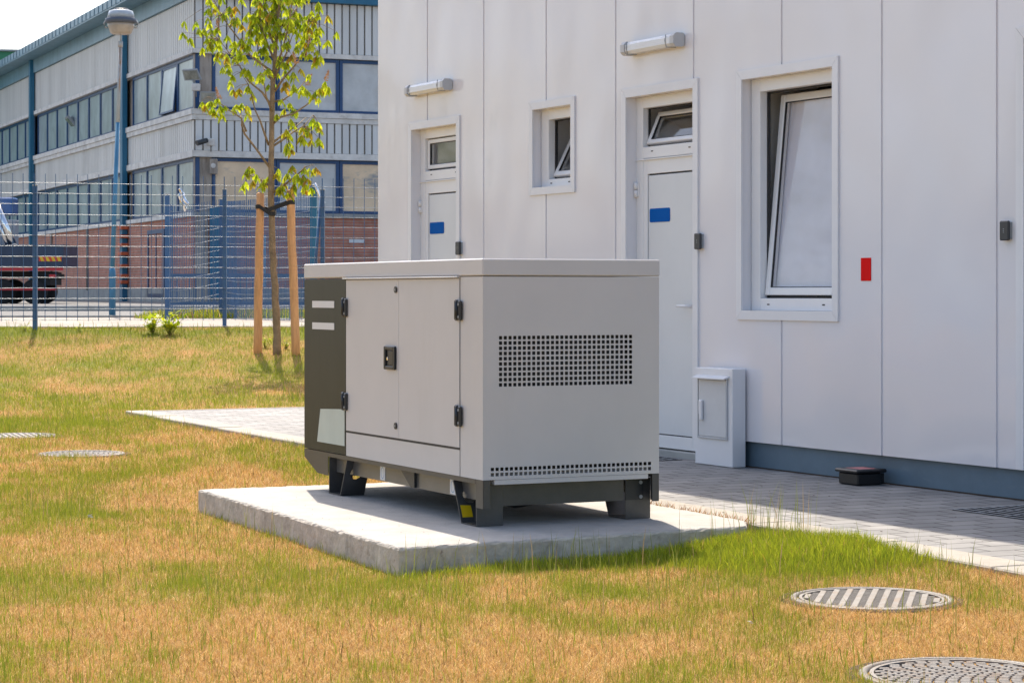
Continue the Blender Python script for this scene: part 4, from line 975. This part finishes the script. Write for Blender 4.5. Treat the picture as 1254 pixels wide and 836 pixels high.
def post(par,p,z0,z1,w_,mt=FBLUE,cap=True):
    m=MB();m.box(p[0]-w_/2,p[0]+w_/2,p[1]-w_/2,p[1]+w_/2,z0,z1,bev=.004)
    o=m.build('post',mt,par)
    if cap:
        m=MB();m.box(p[0]-w_/2-.004,p[0]+w_/2+.004,p[1]-w_/2-.004,p[1]+w_/2+.004,z1+.001,z1+.02,bev=.004);m.build('cap',GREYM,o)
f1=empty('mesh_fence',(0,0,0),0,'tall wide-meshed blue wire fence between lawn and yard','fence')
def FP(xp): 
    t=(xp-627)/2700;a=Vector((-7.2,31.0));dd=Vector((5.22,1.7)).normalized();k=(t*a.y-a.x)/(dd.x-t*dd.y);return a+dd*k
pts=[FP(-190),FP(43),FP(275),FP(395),FP(560)]
for i in range(4):
    A=pts[i]+Vector((0,-.05));B=pts[i+1]+Vector((0,-.05));zb=float(np.interp((A.y+B.y)/2,TY,TZ))
    fence_panel(f1,A,B,.815,2.745,.148,.1485,.0045,.0042,spike=.13)
for i,p in enumerate(pts):
    if i in (2,): post(f1,p,.6,2.68,.055)
    else: post(f1,p,.6,2.70,.062)
m=MB();p=pts[3];m.tube([(p.x-.02,p.y,2.6),(p.x-.10,p.y,1.7),(p.x-.12,p.y,.75)],.022,8);m.build('brace',FBLUE,f1)
f2=empty('tangled_fence',(0,0,0),0,'close-meshed blue wire fence with bent panels in front of the brick wall','fence')
def PP(xp,Y): return Vector(((xp-627)/2700*Y,Y))
A,B,C_,D_=PP(205,36.6),PP(272,38.2),PP(384,34.4),PP(470,36)
fence_panel(f2,A,B,.80,2.70,.052,.20,.0052,.0052,spike=.12,bow=.30,warp=(-.12,0));fence_panel(f2,B,C_,.80,2.68,.052,.20,.0052,.0052,spike=.10,bow=-.22,warp=(0,.0));
post(f2,A,.6,2.82,.075);post(f2,B,.6,2.80,.085);post(f2,C_,.6,2.86,.11,COLBLUE)
m=MB();q=C_;vsn_=[(q.x+.0,q.y-.07,2.86),(q.x+.03,q.y-.09,2.89),(q.x+.06,q.y-.09,2.80),(q.x+.13,q.y-.09,2.62),(q.x+.18,q.y-.09,2.58)];m.tube(vsn_,.022,8);m.build('bent_strap',CHROME,f2)
for (xa,ya,xb,yb) in ((218,237,228,259),(221,231,230,250)):  # added bright strips stand in for a sun glint on the fence
    m=MB();Yq=36.3;a=Vector(((xa-627)/2700*Yq,Yq,HC-(ya-358)*Yq/2700));b2=Vector(((xb-627)/2700*Yq,Yq,HC-(yb-358)*Yq/2700))
    P=[a.lerp(b2,k/6)+Vector((random.uniform(-.02,.02),random.uniform(-.02,.02),0)) for k in range(7)];m.tube(P,[.02,.03,.024,.034,.026,.032,.015],6,smooth=False);m.build('glint_strip',CHROME,f2)
# low blue railing further back
rl=empty('blue_railing',(0,45,.76),0,'low blue railing behind the mesh fences by the brick wall','railing')
m=MB();x0,x1=(205-627)/2700*45,(520-627)/2700*45
m.box(x0,x1,-.03,.03,.74,.82);m.box(x0,x1,-.03,.03,.18,.25);m.build('rails',FBLUE,rl)
m=MB();x=x0+.06
while x<x1: m.box(x-.01,x+.01,-.012,.012,.251,.739);x+=.13
m.build('bars',FBLUE,rl)
m=MB()
for xx in (x0,(x0+x1)/2,x1): m.box(xx-.035,xx+.035,-.036,.036,0,.9)
m.build('posts',FBLUE,rl)

# ------------------------------------------------------------------ lamp post
lx=(137.5-627)/2700*40;lp=empty('lamp_post',(lx,40,.75),0,'blue lamp post with peeling top and a round urn-shaped luminaire','lamp post')
def LZ(y): return HC-(y-358)*40/2700-.75
m=MB();m.lathe([(.062,-.2),(.062,LZ(340)),(.066,LZ(338)),(.058,LZ(332)),(.044,LZ(328))],seg=20);m.build('base_section',POLE,lp)
tl=Vector((.165,0,0))
m=MB();m.tube([(.0,0,LZ(330)),(.10,0,LZ(150))],[.044,.036],14);m.build('lower_pole',POLE,lp)
m=MB();m.tube([(.10,0,LZ(150)),(.150,0,LZ(57))],[.0355,.031],14);m.build('upper_pole',POLEU,lp)
m=MB();m.tube([(.148,0,LZ(58)),(.152,0,LZ(51))],.042,14);m.tube([(.152,0,LZ(51)),(.155,0,LZ(38))],.014,8);m.build('spigot',POLEU,lp)
c=(.158,0,LZ(42));k=40/2700
m=MB();m.lathe([(.03,.0),(.165,.0),(.19,.02),(.235,9*k),(.245,13*k)],c,28);hd=m.build('diffuser',M('yellowed_diffuser',(.38,.33,.27),rough=.35,var=.08),lp)
m=MB();m.lathe([(.245,13.2*k),(.285,14*k),(.285,18.5*k),(.25,19.5*k)],c,28);m.build('band',M('lamp_band',(.07,.09,.13),rough=.5),lp)
m=MB();m.lathe([(.25,19.6*k),(.215,28*k),(.15,29.5*k)],c,28);m.build('upper_glass',M('lamp_top_shell',(.40,.46,.52),rough=.35),lp)
m=MB();m.lathe([(.16,29.6*k),(.13,31*k),(.02,32*k)],c,28);m.build('cap',M('lamp_cap',(.05,.07,.10),rough=.5),lp)
for s in (-1,1):
    m=MB();m.tube([(c[0]+s*.27,0,c[2]+17*k),(c[0]+s*.31,0,c[2]+13*k),(c[0]+s*.29,0,c[2]+8*k),(c[0]+s*.24,0,c[2]+8*k)],.014,8);m.build('clamp',GREYM,lp)

# ------------------------------------------------------------------ works building
thb=R(22.9);CBX,CBY=(238-627)/2700*80,80.
# frame L: local x along the left facade away from the corner; local y points out of the facade (towards viewer-left)
works=empty('works_building',(CBX,CBY,0),math.atan2(math.cos(thb),-math.sin(thb)),'three-storey works hall with grey cladding, blue columns and brick base','building')
# local x = (-sin, cos): along facade; local y = rot90ccw(x) = (-cos,-sin): outward of left facade. right facade plane is local x=0, outward = -x, runs along local -y
LF=44.0;RF=16.0;G0=.75
def ribs(mb,axis,a0,a1,z0,z1,pitch,wd,pr,base,mi=0):
    a=a0+.02
    while a+wd<a1:
        if axis=='L': mb.prism([(a,base),(a+.012,base+pr),(a+wd-.012,base+pr),(a+wd,base)],z0,z1,'z',mi)
        else: mb.prism([(base,-a),(base-pr,-a-.012),(base-pr,-a-wd+.012),(base,-a-wd)],z0,z1,'z',mi)
        a+=pitch
def bx(mb,axis,a0,a1,o0,o1,z0,z1,mi=0,bev=0):
    """a along facade, o outwards"""
    if axis=='L': mb.box(a0,a1,o0,o1,z0,z1,mi,bev)
    else: mb.box(-o1,-o0,-a1,-a0,z0,z1,mi,bev)
core=MB();core.box(.3,LF,-RF,-.3,.5,12.8);core.build('core',PIER,works)
for ax,LEN,cl,top in (('L',LF,CORR,11.9),('R',RF,CORRE,11.9)):
    s0=0.0 if ax=='L' else 0.0
    m=MB();bx(m,ax,s0,LEN,-.28,-.02,10.06,top,1);bx(m,ax,s0,LEN,-.28,-.02,6.36,7.46,1)
    ribs(m,ax,0.02,LEN,10.06,top,.295,.25,.035,-.02);ribs(m,ax,.02,LEN,6.36,7.46,.295,.25,.035,-.02)
    m.build('cladding',[cl,GAPM],works)
    m=MB();bx(m,ax,-.06 if ax=='L' else -.06,LEN,-.2,.10,9.88,10.05);bx(m,ax,-.08,LEN,-.2,.14,7.66,7.86);bx(m,ax,-.06,LEN,-.2,.10,7.47,7.65);bx(m,ax,-.06,LEN,-.2,.10,6.12,6.35)
    m.build('ledge',LEDGE,works)
    m=MB();bx(m,ax,.0,LEN,-.28,.02,1.36,3.96);m.build('brick_wall',BRICK,works)
    m=MB();bx(m,ax,-.02,LEN,-.29,.06,.4,1.355);m.build('plinth',PLCON,works)
    m=MB();bx(m,ax,.02,LEN,-.28,.12,3.965,4.12) ;m.build('sill',PLCON if ax=='R' else LEDGE,works)
# roof edge
m=MB();m.box(-.1,LF,-.02,.12,11.92,12.55);m.build('teal_fascia',TEAL,works)
m=MB();m.box(-.5,LF,-.1,.95,12.56,12.62,mi=0);m.box(-.5,LF,.75,.97,12.625,12.93)
for k in range(56): m.box(-.4+k*.8,-.35+k*.8,.972,.99,12.625,12.93,mi=1)
m.build('gutter',[TEAL,TEALD],works)
m=MB();m.box(-.35,-.02,-RF,.1,11.92,12.95);m.build('blue_fascia',COLBLUE,works)
m=MB();m.box(-.3,LF,-RF,.7,12.64,12.9);m.build('roof',TEALD,works)
def facade_window(ax,a0,a1,z0,z1,mt,fw=.13,open_=0.0,fwl=None):
    m=MB();o0,o1=-.16,-.05
    bx(m,ax,a0,a0+fw,o0,o1,z0,z1);bx(m,ax,a1-fw,a1,o0,o1,z0,z1);bx(m,ax,a0+fw,a1-fw,o0,o1,z1-.12,z1);bx(m,ax,a0+fw,a1-fw,o0,o1,z0,z0+.10)
    f=m.build('window',FRBLUE,works)
    m=MB()
    if open_:
        piv=Vector((0,-.12,z1-.12));
        m.T=Matrix.Translation(piv)@Matrix.Rotation(open_,4,'X')@Matrix.Translation(-piv)
        frame_boxes(m,a0+fw,a1-fw,z0+.1,z1-.12,.07,-.13,-.07,mi=1)
    bx(m,ax,a0+fw,a1-fw,-.12,-.10,z0+.10,z1-.12);m.build('pane',[mt,FRBLUE],f)
mull=[.30]+[.30+2.42*i for i in range(1,5)]
for (z0,z1) in ((7.87,9.86),(4.13,6.10)):
    a=.32
    for i in range(4): facade_window('L',a,a+2.40,z0,z1,DULLG,fw=.09,open_=R(5) if (i==1 and z0>7) else 0);a+=2.41
    a=11.35
    for i in range(8): facade_window('L',a,a+2.33,z0,z1,DULLG,fw=.09 if i!=3 else .12);a+=2.34
    a=31.2
    for i in range(5): facade_window('L',a,a+2.2,z0,z1,DULLG,fw=.09);a+=2.21
    gl=(GREYG,GREYG,GREYG,GREYG,GREYG,GREYG) if z0>7 else (BEIGEG,GREYG,BEIGEG,GREYG,BEIGEG,GREYG)
    a=.68
    for i in range(6): facade_window('R',a,a+2.42,z0,z1,gl[i],fw=.12);a+=2.44
for zz in ((4.13,6.11),(7.87,9.87)):
    m=MB();bx(m,'R',0.02,.66,-.2,-.06,*zz);m.build('corner_pier',PIER,works)
for zz in ((4.13,6.11),(7.87,9.87)):
    m=MB();bx(m,'L',.02,.30,-.2,-.05,*zz);m.build('corner_frame',FRBLUE,works)
for s in (10.38,30.28):
    m=MB();m.box(s,s+.40,.065,.27,.6,12.55);m.box(s+.5,s+.62,-.04,.06,3.9,11.9,mi=1)
    m.build('column',[COLBLUE,LEDGE],works)
m=MB()
for z in (3.4,3.05,2.7,2.2,1.8,3.75,1.55): m.box(10.26,10.90,.03,.34,z,z+.14,bev=.02)
m.build('orange_band',ORANGE,works)
# door and pipes on the brick base
m=MB();frame_boxes(m,4.3,7.0,1.0,3.62,.16,.021,.06);m.box(5.6,5.7,.022,.05,1.2,3.5);m.build('blocked_door_frame',FRBLUE,works)
m=MB();m.tube([(18.0,.08,1.3),(18.0,.08,3.95)],.05,8);m.tube([(26,.08,1.3),(26,.08,3.95)],.05,8);m.build('downpipe',GAPM,works)
m=MB();bx(m,'R',.55,1.25,.03,.16,1.0,4.3);m.build('blue_door',COLBLUE,works)
m=MB();bx(m,'R',2.45,2.65,.03,.12,1.4,3.3);m.build('light_blue_pipe',M('light_blue_pipe',(.25,.40,.52),rough=.5),works)
m=MB();bx(m,'R',.02,.5,.021,.07,.8,3.96);m.build('pier_face',PIER,works)
m=MB();bx(m,'R',5.9,6.5,.021,.04,3.05,3.18);m.build('small_plate',LABELW,works)
def flood(px,py,Yd,yaw,pitch,s,label):
    p=Vector(((px-627)/2700*Yd,Yd,HC-(py-358)*Yd/2700));t=empty('floodlight',tuple(p),yaw,label,'floodlight','floodlights on the works building')
    T=Matrix.Rotation(pitch,4,'X')
    m=MB();m.T=T;m.prism([(-.5*s,-.32*s),(.5*s,-.32*s),(.44*s,.32*s),(-.44*s,.32*s)],-.10*s,.0,'y');m.box(-.3*s,.3*s,.0,.14*s,-.2*s,.2*s);m.build('housing',GREYM,t)
    m=MB();m.T=T;m.box(-.40*s,.40*s,-.112*s,-.102*s,-.25*s,.25*s);m.build('glass',M('flood_glass',(.30,.31,.27),rough=.15,var=.2,scale=4),t)
    m=MB();m.tube([(0,.05*s,-.3*s),(0,.5*s,-.55*s),(0,.9*s,-.55*s)],.05*s,6);m.build('bracket',GREYM,t)
flood(235,91,79.3,R(-22),R(35),.68,'upper tilted floodlight on the corner of the works building');flood(254.5,119,79.6,R(18),R(6),.62,'lower floodlight on the corner of the works building')
pw=(88-627)/2700;L_=22.4;bpnt=Vector((CBX,CBY))+Vector((-math.sin(thb),math.cos(thb)))*L_+Vector((-math.cos(thb),-math.sin(thb)))*1.0
flood(88,149,bpnt.y,R(-70),R(40),1.0,'small floodlight between the windows left of the lamp post')
def wallthing(name,px,py,Yd,label,cat,fn):
    p=Vector(((px-627)/2700*Yd,Yd,HC-(py-358)*Yd/2700));t=empty(name,tuple(p),0,label,cat);fn(t);return t
def cam_fn(t):
    m=MB();m.tube([(-.18,-.25,-.06),(.15,0,.06)],[.10,.09],12);m.build('body',ANTHR,t)
    m=MB();m.tube([(.12,.0,.0),(.16,.3,-.02)],.03,6);m.build('arm',GREYM,t)
wallthing('security_camera',248.5,174,79.75,'small dark security camera on the cladding near the corner','camera',cam_fn)
def jb(t):
    m=MB();m.box(-.15,.15,-.08,.10,-.13,.13,bev=.02);m.build('housing',LEDGE,t)
    m=MB();m.tube([(0,0,-.13),(0,.05,-.35)],.02,6);m.build('cable',GAPM,t)
wallthing('junction_box',258,174,79.9,'pale junction box right of the security camera','junction box',jb);wallthing('junction_box',240,107,79.3,'grey box under the upper corner floodlight','junction box',jb)
def alarm(t):
    m=MB();m.box(-.14,.14,-.06,.08,-.28,.28,bev=.02);m.build('housing',PIER,t);m=MB();m.tube([(0,-.062,.03),(0,-.075,.03)],.09,14);m.build('sounder',LEDGE,t)
wallthing('alarm_box',261.5,204,80.2,'brown alarm box in the corner below the cladding','alarm box',alarm)
# green building peeping over the roof
g=empty('green_building',(-29.9,128,.9),R(10),'sliver of green-roofed building beyond the works roof','building')
m=MB();m.box(-14,1.3,-4,4,0,13.85);m.build('wall',GREENB,g);m=MB();m.box(-14.2,1.5,-4.2,4.2,13.86,13.96);m.build('roof',GREYM,g)

# ------------------------------------------------------------------ truck
TYp=75.0
def tX(x): return (x-627)/2700*TYp
def tZ(y): return HC-(y-358)*TYp/2700-.81
tr=empty('flatbed_truck',(tX(78),TYp,.81),R(0),'navy dropside truck with crane parked behind the fence','truck')
m=MB();m.box(-6.2,0,-.05,0,tZ(327),tZ(299.5),bev=.01);m.box(-6.2,0,2.3,2.35,tZ(327),tZ(299.5));m.box(-.05,0,.0,2.3,tZ(327),tZ(299.5));m.box(-6.2,-.05,0,2.3,tZ(327),tZ(326))
for k in range(5): m.box(-6.1+k*1.25,-6.04+k*1.25,-.075,-.052,tZ(326),tZ(300))
m.build('dropside_body',NAVY,tr)
m=MB();m.box(-6.2,-.02,-.09,.02,tZ(331.3),tZ(328));m.build('red_rail',TRED,tr)
m=MB();m.box(-6.1,-.25,-.04,.04,tZ(355.5),tZ(353));m.build('side_guard',TRED,tr)
m=MB();m.box(-6.1,-.55,.5,.7,tZ(340),tZ(332));m.box(-6.1,-.55,1.6,1.8,tZ(340),tZ(332));m.box(-3.6,-2.6,.05,.5,tZ(352),tZ(336),bev=.03);m.box(-.95,-.5,.2,2.1,tZ(349),tZ(333));m.build('chassis',TYRE,tr)
m=MB()
x0=tX(48)-tX(78);x1=-.06;n=4;wz0,wz1=tZ(320),tZ(313.8);s=(x1-x0)/n
m.box(x0,x1,-.056,-.0525,wz0,wz1)
for k in range(n-0): m.prism([(x0+k*s+.02,wz1-.002),(x0+k*s+s*.55,wz1-.002),(x0+k*s+s*.98,wz0+.002),(x0+k*s+s*.45,wz0+.002)],-.0585,-.0565,'y',1)
m.build('hazard_board',[M('hazard_red',(.75,.05,.02),rough=.4),M('hazard_yellow',(.80,.52,.02),rough=.4)],tr)
for cx in (-1.05,-2.35 if False else -2.15):
    for cy in (.28,1.95):
        m=MB();m.T=Matrix.Translation((cx if cx>-2 else -1.98-.15,cy,.42))@Matrix.Rotation(R(90),4,'X');m.lathe([(.28,-.15),(.42,-.15),(.43,-.05),(.43,.10),(.40,.15),(.28,.15)],seg=24);wl=m.build('wheel',TYRE,tr)
        m=MB();m.T=Matrix.Translation((cx if cx>-2 else -2.13,cy,.42))@Matrix.Rotation(R(90),4,'X');m.lathe([(.27,-.10),(.27,.12),(.1,.14)],seg=20);m.build('rim',GREYM,wl)
m=MB();m.box(-.55,-.42,.05,2.2,tZ(341),tZ(335));m.box(-.5,-.30,.02,.25,tZ(340),tZ(336),mi=1);m.build('rear_bumper_lamp',[TYRE,TRED],tr)
m=MB();cx0=tX(2)-tX(78);m.box(cx0-.35,cx0+.25,.9,1.5,tZ(326),tZ(268),bev=.03);m.build('crane_column',M('crane_grey',(.35,.37,.40),rough=.5),tr)
m=MB();m.tube([(tX(14)-tX(78),.2,tZ(300)),(tX(-12)-tX(78),.6,tZ(240))],[.14,.12],8);m.tube([(tX(8)-tX(78),.1,tZ(300)),(tX(-14)-tX(78),.4,tZ(252))],[.07,.07],8);m.build('crane_arm',CHROME,tr)
m=MB();m.box(tX(-60)-tX(78),tX(8)-tX(78),1.0,1.8,tZ(262),tZ(240),bev=.05);m.build('crane_head',M('crane_blue',(.03,.10,.28),rough=.5),tr)
m=MB();m.box(-8.3,-6.4,.0,2.3,.6,2.9,bev=.12);m.build('cab',NAVY,tr)
m=MB();m.T=Matrix.Translation((-7.4,.25,.42))@Matrix.Rotation(R(90),4,'X');m.lathe([(.28,-.15),(.42,-.15),(.43,.1),(.28,.15)],seg=24);m.build('wheel',TYRE,tr)
